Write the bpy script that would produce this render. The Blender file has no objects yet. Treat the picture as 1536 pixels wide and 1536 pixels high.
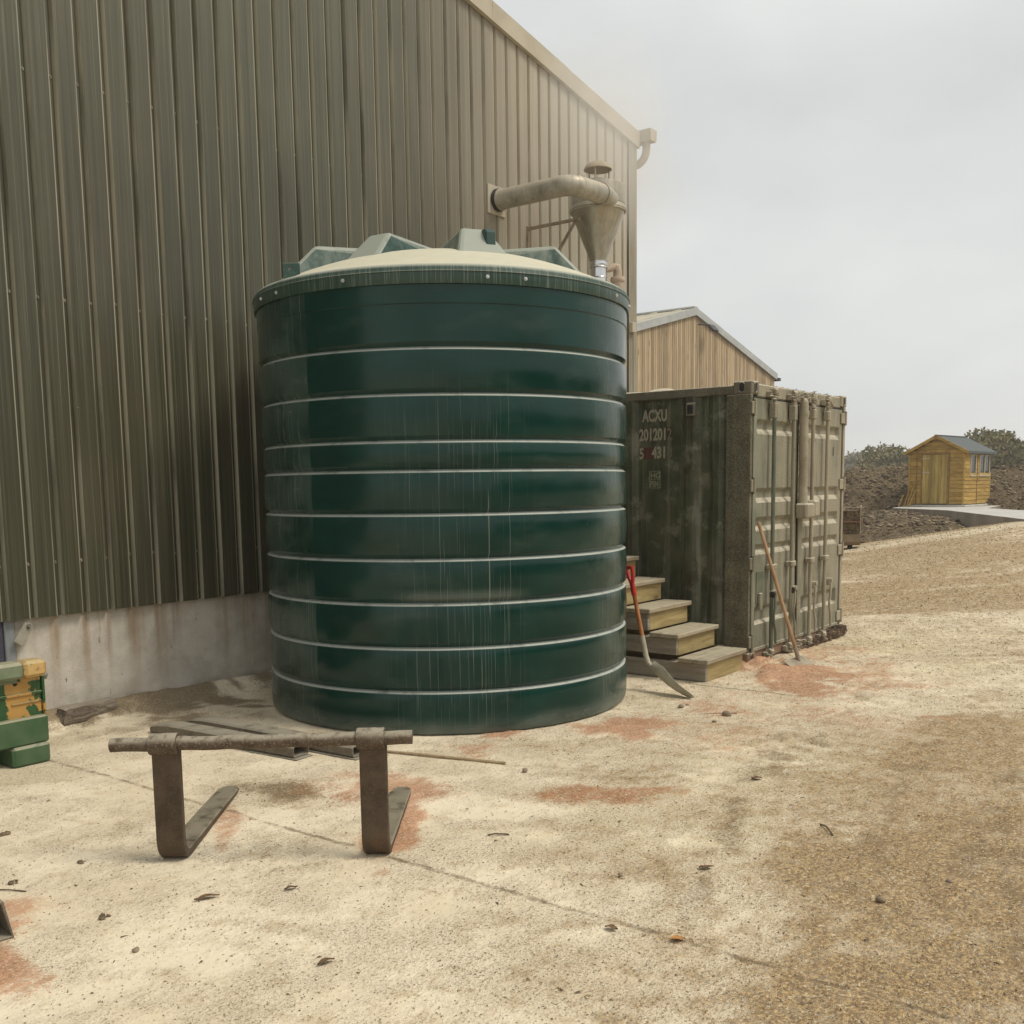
import bpy, math, random
import numpy as np
from mathutils import Vector, Matrix
random.seed(7); np.random.seed(7)
R_ = math.radians
S = bpy.context.scene
C = S.collection

# ---------------------------------------------------------------- camera, sky, sun, exposure
cam_d = bpy.data.cameras.new('camera'); cam = bpy.data.objects.new('camera', cam_d); C.objects.link(cam)
cam_d.sensor_fit = 'HORIZONTAL'; cam_d.sensor_width = 36.0; cam_d.lens = 1539.96 / 1536 * 36
cam_d.shift_y = (912.69 - 768) / 1536
cam_d.clip_start = 0.05; cam_d.clip_end = 3000
rx = Vector((0.60550, -0.79573, -0.01360)); uy = Vector((0.10322, 0.06157, 0.99275)); bz = Vector((-0.78912, -0.60251, 0.11941))
m = Matrix((rx, uy, bz)).transposed().to_4x4(); m.translation = (0, 0, 1.69)
cam.matrix_world = m
S.camera = cam
S.cycles.volume_bounces = 4; S.cycles.max_bounces = 10

SUN_EL, SUN_AZ = 56, -72            # degrees; azimuth counter-clockwise from +X
W = bpy.data.worlds.new('World'); S.world = W; W.use_nodes = True
wt = W.node_tree; wt.nodes.clear()
wo = wt.nodes.new('ShaderNodeOutputWorld'); bg = wt.nodes.new('ShaderNodeBackground')
sky = wt.nodes.new('ShaderNodeTexSky'); sky.sky_type = 'NISHITA'; sky.sun_disc = False
sky.sun_elevation = R_(SUN_EL); sky.sun_rotation = R_(90 - SUN_AZ); sky.dust_density = 4; sky.air_density = 1.0
hs = wt.nodes.new('ShaderNodeHueSaturation'); hs.inputs['Saturation'].default_value = 0.06
wt.links.new(sky.outputs[0], hs.inputs['Color'])
tc = wt.nodes.new('ShaderNodeTexCoord')
mp = wt.nodes.new('ShaderNodeMapping'); mp.inputs['Scale'].default_value = (1.3, 1.3, 2.6)
wt.links.new(tc.outputs['Generated'], mp.inputs['Vector'])
nz = wt.nodes.new('ShaderNodeTexNoise'); nz.inputs['Scale'].default_value = 2.2; nz.inputs['Detail'].default_value = 4
nz.inputs['Roughness'].default_value = 0.45
wt.links.new(mp.outputs[0], nz.inputs['Vector'])
cr = wt.nodes.new('ShaderNodeValToRGB')
cr.color_ramp.elements[0].position = 0.32; cr.color_ramp.elements[0].color = (4.75, 4.94, 4.92, 1)
cr.color_ramp.elements[1].position = 0.68; cr.color_ramp.elements[1].color = (6.35, 6.42, 6.34, 1)
wt.links.new(nz.outputs[0], cr.inputs[0])
mx = wt.nodes.new('ShaderNodeMix'); mx.data_type = 'RGBA'; mx.inputs[0].default_value = 0.88   # overcast deck over the clear sky
wt.links.new(hs.outputs[0], mx.inputs[6]); wt.links.new(cr.outputs[0], mx.inputs[7])
bg.inputs['Strength'].default_value = 0.10
wt.links.new(mx.outputs[2], bg.inputs['Color']); wt.links.new(bg.outputs[0], wo.inputs[0])

sd = bpy.data.lights.new('sun', 'SUN'); sd.energy = 1.5; sd.angle = R_(20); sd.color = (1, 0.93, 0.80)
sun = bpy.data.objects.new('sun', sd); C.objects.link(sun)
dv = Vector((math.cos(R_(SUN_EL)) * math.cos(R_(SUN_AZ)), math.cos(R_(SUN_EL)) * math.sin(R_(SUN_AZ)), math.sin(R_(SUN_EL))))
sun.rotation_euler = dv.to_track_quat('Z', 'Y').to_euler()
S.view_settings.view_transform = 'Standard'; S.view_settings.look = 'None'
S.view_settings.gamma = 1; S.view_settings.use_curve_mapping = False
S.view_settings.exposure = 0.50

# ---------------------------------------------------------------- numeric noise
_rs = np.random.RandomState(11); _tab = _rs.rand(256, 256)
def vnoise(x, y):
    x = np.asarray(x, float); y = np.asarray(y, float)
    xi = np.floor(x).astype(int); yi = np.floor(y).astype(int); fx = x - xi; fy = y - yi
    fx = fx * fx * (3 - 2 * fx); fy = fy * fy * (3 - 2 * fy)
    g = lambda a, b: _tab[a & 255, b & 255]
    return (g(xi, yi) * (1 - fx) + g(xi + 1, yi) * fx) * (1 - fy) + (g(xi, yi + 1) * (1 - fx) + g(xi + 1, yi + 1) * fx) * fy
def fbm(x, y, o=4):
    s = 0; a = 1; t = 0
    for k in range(o):
        s = s + a * vnoise(x * 2 ** k + 17 * k, y * 2 ** k + 31 * k); t += a; a *= .55
    return s / t
def sst(a, b, x):
    t = np.clip((np.asarray(x, float) - a) / (b - a), 0, 1); return t * t * (3 - 2 * t)

# ---------------------------------------------------------------- material helper
class T:
    def __init__(s, name, rough=.8, metal=0.0, col=None, spec=None):
        s.m = bpy.data.materials.new(name); s.m.use_nodes = True; s.t = s.m.node_tree
        s.b = s.t.nodes['Principled BSDF']; s.b.inputs['Roughness'].default_value = rough; s.b.inputs['Metallic'].default_value = metal
        if spec is not None: s.b.inputs['Specular IOR Level'].default_value = spec
        if col is not None: s.col(col)
    def put(s, sock, v):
        if isinstance(v, bpy.types.NodeSocket): s.t.links.new(v, sock)
        elif isinstance(v, (tuple, list)):
            d = sock.default_value
            if len(d) == 4 and len(v) == 3: v = tuple(v) + (1,)
            sock.default_value = v
        else: sock.default_value = v
    def new(s, typ, ins=None, **kw):
        n = s.t.nodes.new(typ)
        for k, v in kw.items(): setattr(n, k, v)
        for k, v in (ins or {}).items(): s.put(n.inputs[k], v)
        return n
    def pos(s): return s.new('ShaderNodeNewGeometry').outputs['Position']
    def obj(s): return s.new('ShaderNodeTexCoord').outputs['Object']
    def nrm(s): return s.new('ShaderNodeNewGeometry').outputs['Normal']
    def sep(s, v): return s.new('ShaderNodeSeparateXYZ', {0: v}).outputs
    def comb(s, x, y, z): return s.new('ShaderNodeCombineXYZ', {0: x, 1: y, 2: z}).outputs[0]
    def sc(s, v, f):
        n = s.new('ShaderNodeVectorMath', {0: v, 1: f}, operation='MULTIPLY'); return n.outputs[0]
    def noise(s, v, scale, detail=4, rough=.55, dist=0):
        return s.new('ShaderNodeTexNoise', {'Vector': v, 'Scale': scale, 'Detail': detail, 'Roughness': rough, 'Distortion': dist}).outputs[0]
    def vor(s, v, scale, feat='F1'):
        return s.new('ShaderNodeTexVoronoi', {'Vector': v, 'Scale': scale}, feature=feat).outputs
    def math(s, op, a, b=0.0, c=0.0, clamp=False):
        n = s.new('ShaderNodeMath', {0: a, 1: b, 2: c}, operation=op); n.use_clamp = clamp; return n.outputs[0]
    def ss(s, x, a, b, lo=0.0, hi=1.0):
        return s.new('ShaderNodeMapRange', {0: x, 1: a, 2: b, 3: lo, 4: hi}, interpolation_type='SMOOTHSTEP').outputs[0]
    def mix(s, f, a, b, mode='MIX'):
        n = s.new('ShaderNodeMix', data_type='RGBA', blend_type=mode); s.put(n.inputs[0], f); s.put(n.inputs[6], a); s.put(n.inputs[7], b); return n.outputs[2]
    def attr(s, name): return s.new('ShaderNodeAttribute', attribute_name=name)
    def rnd(s): return s.new('ShaderNodeObjectInfo').outputs['Random']
    def col(s, v): s.put(s.b.inputs['Base Color'], v); return s
    def rough(s, v): s.put(s.b.inputs['Roughness'], v); return s
    def bump(s, h, strength=.4, dist=.01):
        n = s.new('ShaderNodeBump', {'Height': h, 'Strength': strength, 'Distance': dist}); s.put(s.b.inputs['Normal'], n.outputs[0]); return s
    def dust(s, base, dcol, amt=1.0, lo=.25, hi=.8, nscale=14):
        """dust that has settled on surfaces facing up"""
        z = s.sep(s.nrm())[2]; k = s.math('MULTIPLY', s.ss(z, lo, hi), s.ss(s.noise(s.obj(), nscale, 3), .2, .55))
        return s.mix(s.math('MULTIPLY', k, amt), base, dcol)
DUST = (.46, .40, .28)
DUST2 = (.36, .31, .23)

def simple(name, c1, c2, scale=8, rough=.8, metal=0., bump=.2, bd=.004, stretch=(1, 1, 1), dust=0., detail=5, spec=None, var=0.0):
    t = T(name, rough, metal, spec=spec); v = t.sc(t.obj(), stretch)
    n = t.noise(v, scale, detail)
    c = t.mix(t.ss(n, .3, .7), c1, c2)
    if var:
        k = t.math('MULTIPLY_ADD', t.rnd(), var * 2, 1 - var); c = t.mix(1.0, c, t.comb(k, k, k), 'MULTIPLY')
    if dust: c = t.dust(c, DUST, dust)
    t.col(c)
    if bump: t.bump(t.noise(v, scale * 3, 4), bump, bd)
    return t.m

# ---------------------------------------------------------------- mesh helper
class MB:
    def __init__(s): s.v = []; s.f = []; s.mi = []; s.sm = []
    def add(s, vs, fs, mat=0, smooth=False):
        o = len(s.v); s.v += [tuple(p) for p in vs]
        s.f += [tuple(i + o for i in f) for f in fs]; s.mi += [mat] * len(fs); s.sm += [smooth] * len(fs); return s
    def box(s, x0, x1, y0, y1, z0, z1, M=None, mat=0):
        vs = [Vector((x, y, z)) for z in (z0, z1) for y in (y0, y1) for x in (x0, x1)]
        if M is not None: vs = [M @ p for p in vs]
        return s.add(vs, [(0, 2, 3, 1), (4, 5, 7, 6), (0, 1, 5, 4), (2, 6, 7, 3), (0, 4, 6, 2), (1, 3, 7, 5)], mat)
    def cbox(s, x0, x1, y0, y1, z0, z1, c=.005, M=None, mat=0):
        """box with chamfered edges (24 vertices)"""
        X = (x0, x1); Y = (y0, y1); Z = (z0, z1); vs = []; idx = {}
        for i in (0, 1):
            for j in (0, 1):
                for k in (0, 1):
                    sx = c if i == 0 else -c; sy = c if j == 0 else -c; sz = c if k == 0 else -c
                    for a, p in (('x', (X[i], Y[j] + sy, Z[k] + sz)), ('y', (X[i] + sx, Y[j], Z[k] + sz)), ('z', (X[i] + sx, Y[j] + sy, Z[k]))):
                        idx[(i, j, k, a)] = len(vs); vs.append(Vector(p))
        q = lambda *l: tuple(idx[t] for t in l); fs = []
        for i in (0, 1):
            r = [(i, 0, 0, 'x'), (i, 1, 0, 'x'), (i, 1, 1, 'x'), (i, 0, 1, 'x')]; fs.append(q(*(r if i else r[::-1])))
            r = [(0, i, 0, 'y'), (0, i, 1, 'y'), (1, i, 1, 'y'), (1, i, 0, 'y')]; fs.append(q(*(r if i else r[::-1])))
            r = [(0, 0, i, 'z'), (1, 0, i, 'z'), (1, 1, i, 'z'), (0, 1, i, 'z')]; fs.append(q(*(r if i else r[::-1])))
        for i in (0, 1):
            for j in (0, 1):
                fs.append(q((i, j, 0, 'x'), (i, j, 0, 'y'), (i, j, 1, 'y'), (i, j, 1, 'x')))
                fs.append(q((i, 0, j, 'x'), (i, 0, j, 'z'), (i, 1, j, 'z'), (i, 1, j, 'x')))
                fs.append(q((0, i, j, 'y'), (0, i, j, 'z'), (1, i, j, 'z'), (1, i, j, 'y')))
                for k in (0, 1): fs.append(q((i, j, k, 'x'), (i, j, k, 'y'), (i, j, k, 'z')))
        if M is not None: vs = [M @ p for p in vs]
        return s.add(vs, fs, mat)
    def cyl(s, p0, p1, r0, r1=None, n=16, caps=True, mat=0, smooth=True):
        r1 = r0 if r1 is None else r1; p0 = Vector(p0); p1 = Vector(p1); d = (p1 - p0).normalized()
        a = d.orthogonal().normalized(); b = d.cross(a)
        ring = lambda p, r: [p + (a * math.cos(2 * math.pi * i / n) + b * math.sin(2 * math.pi * i / n)) * r for i in range(n)]
        s.add(ring(p0, r0) + ring(p1, r1), [(i, (i + 1) % n, n + (i + 1) % n, n + i) for i in range(n)], mat, smooth)
        if caps:
            s.add(ring(p0, r0), [tuple(range(n - 1, -1, -1))], mat); s.add(ring(p1, r1), [tuple(range(n))], mat)
        return s
    def tube(s, pts, rad, n=14, caps=True, mat=0):
        pts = [Vector(p) for p in pts]; rad = rad if isinstance(rad, (list, tuple)) else [rad] * len(pts)
        rings = []; up = None
        for i, p in enumerate(pts):
            d = (pts[min(i + 1, len(pts) - 1)] - pts[max(i - 1, 0)]).normalized()
            if up is None: up = d.orthogonal().normalized()
            a = (up - d * up.dot(d)).normalized(); up = a; b = d.cross(a)
            rings.append([p + (a * math.cos(2 * math.pi * k / n) + b * math.sin(2 * math.pi * k / n)) * rad[i] for k in range(n)])
        vs = [q for r in rings for q in r]
        s.add(vs, [(i * n + k, i * n + (k + 1) % n, (i + 1) * n + (k + 1) % n, (i + 1) * n + k) for i in range(len(pts) - 1) for k in range(n)], mat, True)
        if caps:
            s.add(rings[0], [tuple(range(n - 1, -1, -1))], mat); s.add(rings[-1], [tuple(range(n))], mat)
        return s
    def lathe(s, prof, n=64, c=(0, 0, 0), mat=0, smooth=True):
        vs = [(c[0] + r * math.cos(2 * math.pi * k / n), c[1] + r * math.sin(2 * math.pi * k / n), c[2] + z) for r, z in prof for k in range(n)]
        return s.add(vs, [(i * n + k, i * n + (k + 1) % n, (i + 1) * n + (k + 1) % n, (i + 1) * n + k) for i in range(len(prof) - 1) for k in range(n)], mat, smooth)
    def prism(s, poly, h0, h1, M=None, mat=0):
        """poly: list of (a, b) counter-clockwise, extruded along c from h0 to h1; M maps (a, b, c)"""
        n = len(poly); vs = [Vector((a, b, h0)) for a, b in poly] + [Vector((a, b, h1)) for a, b in poly]
        if M is not None: vs = [M @ p for p in vs]
        return s.add(vs, [tuple(range(n - 1, -1, -1)), tuple(range(n, 2 * n))] + [(i, (i + 1) % n, n + (i + 1) % n, n + i) for i in range(n)], mat)
    def mesh(s, name, mats):
        me = bpy.data.meshes.new(name); me.from_pydata(s.v, [], s.f); me.update()
        for mt in mats: me.materials.append(mt)
        me.polygons.foreach_set('material_index', s.mi); me.polygons.foreach_set('use_smooth', s.sm)
        return me
def link(name, me, parent=None, loc=None):
    o = bpy.data.objects.new(name, me); C.objects.link(o)
    if loc is not None: o.location = loc
    if parent is not None: o.parent = parent
    return o
def obj(name, mb, mats, parent=None, label=None, cat=None, group=None, kind=None, local=True, bevel=0, auto=None):
    """parts are given in world coordinates and stored relative to their thing's base"""
    mats = mats if isinstance(mats, (list, tuple)) else [mats]
    if parent is not None and local:
        L = wloc(parent); mb.v = [(x - L[0], y - L[1], z - L[2]) for x, y, z in mb.v]
    o = link(name, mb.mesh(name, mats), parent); tag(o, label, cat, group, kind)
    if bevel:
        b = o.modifiers.new('bevel', 'BEVEL'); b.width = bevel; b.segments = 2; b.limit_method = 'ANGLE'; b.angle_limit = R_(40)
    if auto: smooth_by_angle(o.data, auto)
    return o
def wloc(p):
    v = Vector((0, 0, 0))
    while p is not None: v += p.location; p = p.parent
    return v
def smooth_by_angle(me, deg):
    me.polygons.foreach_set('use_smooth', [True] * len(me.polygons)); me.set_sharp_from_angle(angle=R_(deg))
def tag(o, label=None, cat=None, group=None, kind=None):
    if label: o['label'] = label
    if cat: o['category'] = cat
    if group: o['group'] = group
    if kind: o['kind'] = kind
    return o
def thing(name, label, cat, loc, group=None):
    o = bpy.data.objects.new(name, None); C.objects.link(o); o.location = loc; o.empty_display_size = .1
    return tag(o, label, cat, group)
def frame(o, x, y, z=None):
    x = Vector(x).normalized(); y = Vector(y).normalized(); z = x.cross(y) if z is None else Vector(z).normalized()
    M = Matrix((x, y, z)).transposed().to_4x4(); M.translation = Vector(o); return M
def recenter(mb, o):
    mb.v = [(x - o[0], y - o[1], z - o[2]) for x, y, z in mb.v]; return mb
def solo(name, mb, mats, loc, label, cat, group=None, bevel=0, auto=None):
    o = obj(name, recenter(mb, loc), mats, None, label, cat, group, bevel=bevel, auto=auto); o.location = loc; return o
def arc(c, r, a0, a1, n, u, v):
    c = Vector(c); u = Vector(u); v = Vector(v)
    return [c + u * (r * math.cos(R_(a0 + (a1 - a0) * i / n))) + v * (r * math.sin(R_(a0 + (a1 - a0) * i / n))) for i in range(n + 1)]

# ---------------------------------------------------------------- the ground
def gz(x, y):
    """height of the yard: flat slab, a ramp rising to a crest beyond the container"""
    x = np.asarray(x, float); y = np.asarray(y, float)
    crest = np.clip(.18 + (8.3 - y) * .168, .10, .86)
    z = sst(10.5, 24.0, x) * crest
    z = z + (fbm(x * 1.3, y * 1.3, 3) - .5) * .016 * sst(7.5, 10, x) + (fbm(x * .45 + 9, y * .45, 3) - .5) * .05 * sst(9, 14, x)
    n = fbm(x * 2.3, y * 2.3, 3)
    z = z + (sst(6.86, 7.10, y + (n - .5) * .22) * .10 * np.clip(1.25 - .16 * (x - 3.4), .2, 1.2)) * (x < 12) * (x > 2)
    return z
PATCHES = [('p',3.57,3.44,0.065,-0.093,-0.367,-0.348,1.00),('p',4.00,3.98,0.161,-0.232,-0.203,-0.198,0.70),('p',3.91,4.29,0.132,-0.190,-0.165,-0.177,0.45),('p',6.13,3.54,0.207,-0.307,-0.224,-0.130,0.80),('p',8.55,3.46,0.300,-0.459,-0.788,-0.322,1.00),('p',8.87,4.02,0.133,-0.207,-0.534,-0.243,0.90),('p',8.97,2.93,0.345,-0.529,-0.957,-0.317,0.50),('p',5.41,4.13,0.127,-0.188,-0.134,-0.102,0.80),('p',5.06,4.14,0.123,-0.180,-0.134,-0.108,0.60),('p',5.29,4.51,0.182,-0.268,-0.089,-0.075,0.50),('p',4.64,3.04,0.210,-0.303,-0.168,-0.109,0.60),('p',1.71,3.58,0.072,-0.099,-0.112,-0.219,1.00),('p',1.95,4.01,0.060,-0.084,-0.054,-0.105,0.60),('p',7.14,2.61,0.448,-0.668,-0.457,-0.169,0.40),('p',3.05,4.18,0.042,-0.061,-0.286,-0.380,0.55),('p',6.33,2.91,0.225,-0.333,-0.346,-0.161,0.40),('p',6.94,3.51,0.167,-0.251,-0.296,-0.151,0.50),('p',9.98,3.73,0.212,-0.332,-0.481,-0.181,0.50),
('b',4.38,1.04,0.476,-0.671,-1.944,-0.491,1.00),('b',6.88,1.48,0.488,-0.718,-1.560,-0.349,0.90),('b',3.25,1.14,0.325,-0.452,-0.405,-0.148,0.85),('b',2.71,1.73,0.321,-0.445,-0.184,-0.117,0.45),('b',6.99,2.27,0.506,-0.750,-0.684,-0.226,0.50),('b',16.91,4.51,0.942,-1.670,-4.517,-1.219,0.80),('b',24.72,6.32,1.242,-2.587,-4.614,-1.192,0.50),('b',5.41,1.64,0.318,-0.459,-0.709,-0.221,0.45),('b',3.93,1.68,0.241,-0.340,-0.340,-0.147,0.40),('b',4.62,3.03,0.231,-0.333,-0.156,-0.102,0.80),('b',3.65,4.39,0.171,-0.247,-0.151,-0.176,0.70),('b',3.20,2.71,0.197,-0.278,-0.112,-0.094,0.20),('b',2.52,2.98,0.181,-0.254,-0.057,-0.065,0.35),('b',4.56,5.18,0.154,-0.226,-0.125,-0.140,0.50),
('d',4.57,6.44,0.312,-0.466,-0.307,-0.424,0.90),('d',4.55,7.01,0.325,-0.487,-0.232,-0.349,0.80),('d',5.09,6.73,0.182,-0.274,-0.133,-0.172,0.90),('d',3.67,4.41,0.151,-0.217,-0.118,-0.139,0.70),('d',5.05,6.43,0.119,-0.178,-0.096,-0.121,0.80),('d',4.70,5.14,0.155,-0.229,-0.079,-0.084,0.50),('d',5.08,1.19,0.163,-0.232,-0.198,-0.049,0.30),('d',3.92,6.64,0.218,-0.322,-0.160,-0.263,0.50),
('y',10.80,3.26,0.504,-0.799,-0.809,-0.248,0.90),('y',9.78,2.29,0.319,-0.492,-0.495,-0.119,0.60),('y',5.66,2.42,0.490,-0.713,-0.835,-0.362,0.50),('y',4.51,2.35,0.345,-0.493,-0.563,-0.296,0.50),('y',17.91,5.55,0.371,-0.675,-0.733,-0.229,0.50),('y',14.53,4.04,0.537,-0.910,-0.554,-0.157,0.50),('y',6.87,3.82,0.170,-0.255,-0.342,-0.190,0.60)]
def patch_masks(x, y):
    out = {k: np.zeros_like(x) for k in 'pbdy'}
    wx = (fbm(x * 1.9 + 5, y * 1.9, 5) - .5); wy = (fbm(x * 1.9, y * 1.9 + 40, 5) - .5)
    ax_ = x * .606 - y * .796; ay_ = x * .796 + y * .606           # along and across the traffic lane
    br = fbm(ax_ * 1.6 + 3, ay_ * 4.2, 5); br2 = fbm(x * 6.1 + 11, y * 6.1, 4)
    for k, cx, cy, ux, uy_, vx, vy, s in PATCHES:
        dx = x - cx; dy = y - cy; det = ux * vy - uy_ * vx
        sz = min(math.hypot(ux, uy_), math.hypot(vx, vy)); wb = min(1.1, 1.6 * sz + .18)
        dx = dx + wx * wb; dy = dy + wy * wb
        a = (dx * vy - dy * vx) / det; b = (ux * dy - uy_ * dx) / det
        r = np.sqrt(a * a + b * b)
        r = r + (br - .5) * 1.3 + (br2 - .5) * (1.5 if k == 'p' else .7)
        out[k] = np.maximum(out[k], s * (1 - sst(.25, 1.45, r)))
    # yard dirt that thickens away from the swept slab
    far = sst(8.5, 13.5, x + (br - .5) * 5) * (.25 + .75 * sst(.36, .62, fbm(ax_ * .22 + 2, ay_ * 1.1, 5)))
    out['b'] = np.maximum(out['b'], .85 * far)
    out['y'] = np.maximum(out['y'], .8 * sst(9, 14, x) * sst(.52, .68, fbm(ax_ * .25 + 22, ay_ * 1.3 + 5, 5)))
    out['d'] = np.maximum(out['d'], .95 * sst(6.84, 7.04, y + (br2 - .5) * .35) * (x > 3.3) * (x < 12.2) * sst(.30, .50, fbm(x * 2.2 + 8, y * .5, 3) + .25 * (x < 5)))
    for (xa, ya, xb, yb, w, st_) in ((4.95, .95, 3.60, .60, .11, .5), (6.0, 1.15, 4.55, 1.05, .13, .5), (6.05, 2.55, 3.95, 1.95, .12, .5), (8.0, 2.6, 5.4, 2.3, .16, .5), (7.2, 1.9, 4.7, 1.5, .14, .45)):   # faint wheel tracks
        dx, dy = xb - xa, yb - ya; L2 = dx * dx + dy * dy; tt = np.clip(((x - xa) * dx + (y - ya) * dy) / L2, -.25, 1.25); q = np.hypot(x - xa - tt * dx, y - ya - tt * dy) + (br - .5) * .22
        out['d'] = np.maximum(out['d'], st_ * (1 - sst(w * .2, w, q)) * sst(.30, .55, br2))
    line = (x - 2.2) * .62 + (1.9 - y) * .78                       # dirt of the traffic lane on the right
    out['b'] = np.maximum(out['b'], .95 * sst(-.6, 3.4, line + (br - .5) * 4.0 + (br2 - .5) * 1.2) * sst(9.5, 5.0, x + (br - .5) * 3))
    out['b'] = np.maximum(out['b'], .42 * sst(.52, .75, br) * sst(.42, .66, br2))
    return out
gx = np.concatenate([-np.geomspace(400, .6, 26), np.arange(-.4, .8, .2), np.arange(.8, 10.6, .033), np.arange(10.6, 28, .10), 28 + np.geomspace(.4, 900, 30)])
gy = np.concatenate([-3 - np.geomspace(.3, 500, 26)[::-1], np.arange(-3, -1, .1), np.arange(-1, 7.3, .033), np.arange(7.3, 12, .2), 12 + np.geomspace(.4, 900, 30)])
GX, GY = np.meshgrid(gx, gy, indexing='ij'); nx, ny = GX.shape
X1 = GX.ravel(); Y1 = GY.ravel(); Z1 = gz(X1, Y1); PM = patch_masks(X1, Y1)
near = (X1 > .7) & (X1 < 12) & (Y1 > -1.2) & (Y1 < 7.3)
rough = (vnoise(X1 * 17, Y1 * 17) - .5) * .010 + (vnoise(X1 * 9, Y1 * 9) - .5) * .008
Z1 = Z1 + near * rough * (.25 + PM['b'] * .9 + PM['d'] * .8) + near * PM['p'] * (.006 + .012 * vnoise(X1 * 25, Y1 * 25))
Z1 = Z1 + .05 * sst(.5, 1, PM['p']) * ((X1 > 8.1) & (X1 < 9.6)) * sst(3.2, 3.9, Y1)
gi = np.arange(nx * ny).reshape(nx, ny)
F = np.stack([gi[:-1, :-1], gi[1:, :-1], gi[1:, 1:], gi[:-1, 1:]], -1).reshape(-1, 4)
me = bpy.data.meshes.new('ground'); me.vertices.add(nx * ny); me.vertices.foreach_set('co', np.stack([X1, Y1, Z1], 1).ravel())
me.loops.add(F.size); me.loops.foreach_set('vertex_index', F.ravel()); me.polygons.add(len(F))
me.polygons.foreach_set('loop_start', np.arange(0, F.size, 4)); me.polygons.foreach_set('loop_total', np.full(len(F), 4)); me.update()
me.polygons.foreach_set('use_smooth', [True] * len(F))
ca = me.color_attributes.new('patch', 'FLOAT_COLOR', 'POINT')
ca.data.foreach_set('color', np.stack([PM['p'], PM['b'], PM['d'], PM['y']], 1).ravel())
t = T('yard_ground', .95, spec=.2); P = t.pos(); at = t.attr('patch'); am = t.sep(at.outputs['Color']); yel = at.outputs['Alpha']
grain = t.noise(P, 260, 2, .6); fine = t.noise(P, 75, 4, .65); mid = t.noise(P, 9, 5, .6); big = t.noise(P, 1.4, 4, .55)
streak = t.noise(t.sc(P, (1.0, 3.2, 1)), 5, 5, .6)
c = t.mix(t.ss(big, .3, .7), (.69, .585, .42), (.80, .70, .525))
c = t.mix(t.math('MULTIPLY', t.ss(mid, .50, .72), .40), c, (.50, .375, .22))
c = t.mix(t.math('MULTIPLY', yel, t.ss(mid, .25, .6)), c, (.66, .56, .36))
fl = t.math('ADD', t.math('MULTIPLY', grain, .55), t.math('ADD', t.math('MULTIPLY', fine, .75), t.math('MULTIPLY', streak, .45)))
bmask = t.ss(t.math('ADD', am[1], t.math('ADD', t.math('MULTIPLY_ADD', fl, 1.5, -1.40), t.math('MULTIPLY_ADD', mid, 1.1, -.55))), .05, .95)
gr = t.math('ADD', t.math('MULTIPLY', fine, .6), t.math('MULTIPLY', t.noise(P, 33, 4, .7), .5))
brown = t.mix(t.ss(gr, .44, .68), (.115, .064, .024), (.57, .385, .175))
c = t.mix(t.math('MULTIPLY', bmask, .86), c, brown)
dmask = t.ss(t.math('ADD', am[2], t.math('MULTIPLY_ADD', fl, 1.2, -1.05)), .22, .80)
c = t.mix(t.math('MULTIPLY', dmask, .85), c, t.mix(grain, (.095, .064, .033), (.235, .165, .088)))
pmask = t.ss(t.math('ADD', am[0], t.math('MULTIPLY_ADD', fl, 1.9, -1.66)), .22, .70)
pink = t.mix(t.ss(t.math('ADD', t.math('MULTIPLY', grain, .5), t.math('MULTIPLY', fine, .5)), .40, .60), (.28, .095, .040), (.62, .32, .175))
c = t.mix(t.math('MULTIPLY', pmask, .80), c, pink)
# every square inch carries fine brown and pale crumbs, thicker in some places than others
crumb = t.noise(P, 62, 3, .72); crumb2 = t.noise(P, 120, 2, .7); clus = t.ss(t.math('ADD', t.noise(P, 2.1, 6, .66), t.math('MULTIPLY', am[1], .40)), .40, .66, .05, 1.0)
c = t.mix(t.math('MULTIPLY', t.ss(crumb, .555, .625), t.math('MULTIPLY', clus, .70)), c, (.275, .165, .078))
c = t.mix(t.math('MULTIPLY', t.ss(crumb2, .57, .66), t.math('MULTIPLY', clus, .75)), c, (.20, .13, .07))
c = t.mix(t.math('MULTIPLY', t.ss(crumb, .42, .34), t.math('MULTIPLY_ADD', clus, .5, .15)), c, (.83, .745, .57))
c = t.mix(t.math('MULTIPLY', t.ss(t.noise(t.sc(P, (1, 1.6, 1)), 24, 4, .7), .58, .68), t.math('MULTIPLY', clus, .45)), c, (.34, .21, .105))
# joint between the slabs and the slab edge by the steps
px_, py_, pz_ = t.sep(P)[0:3]
wob = t.math('ADD', t.math('MULTIPLY_ADD', t.noise(P, 2.0, 3, .6), .05, -.025), t.math('MULTIPLY_ADD', t.noise(P, 34, 3, .7), .044, -.022))
jd = t.math('ABSOLUTE', t.math('SUBTRACT', t.math('ADD', px_, wob), 3.262))
jm = t.math('MULTIPLY', t.ss(jd, .022, .004), t.ss(t.noise(P, 6.5, 4, .7), .34, .58))
jm = t.math('MULTIPLY', jm, t.ss(py_, 6.9, 6.5))
c = t.mix(t.math('MULTIPLY', jm, .72), c, (.17, .115, .062))
jd2 = t.math('ABSOLUTE', t.math('SUBTRACT', t.math('ADD', px_, t.math('MULTIPLY', wob, .5)), 7.70))
jm2 = t.math('MULTIPLY', t.ss(jd2, .022, .006), t.math('MULTIPLY', t.ss(py_, 2.9, 3.2), t.ss(py_, 4.9, 4.6)))
c = t.mix(t.math('MULTIPLY', jm2, .6), c, (.20, .15, .09))
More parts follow.
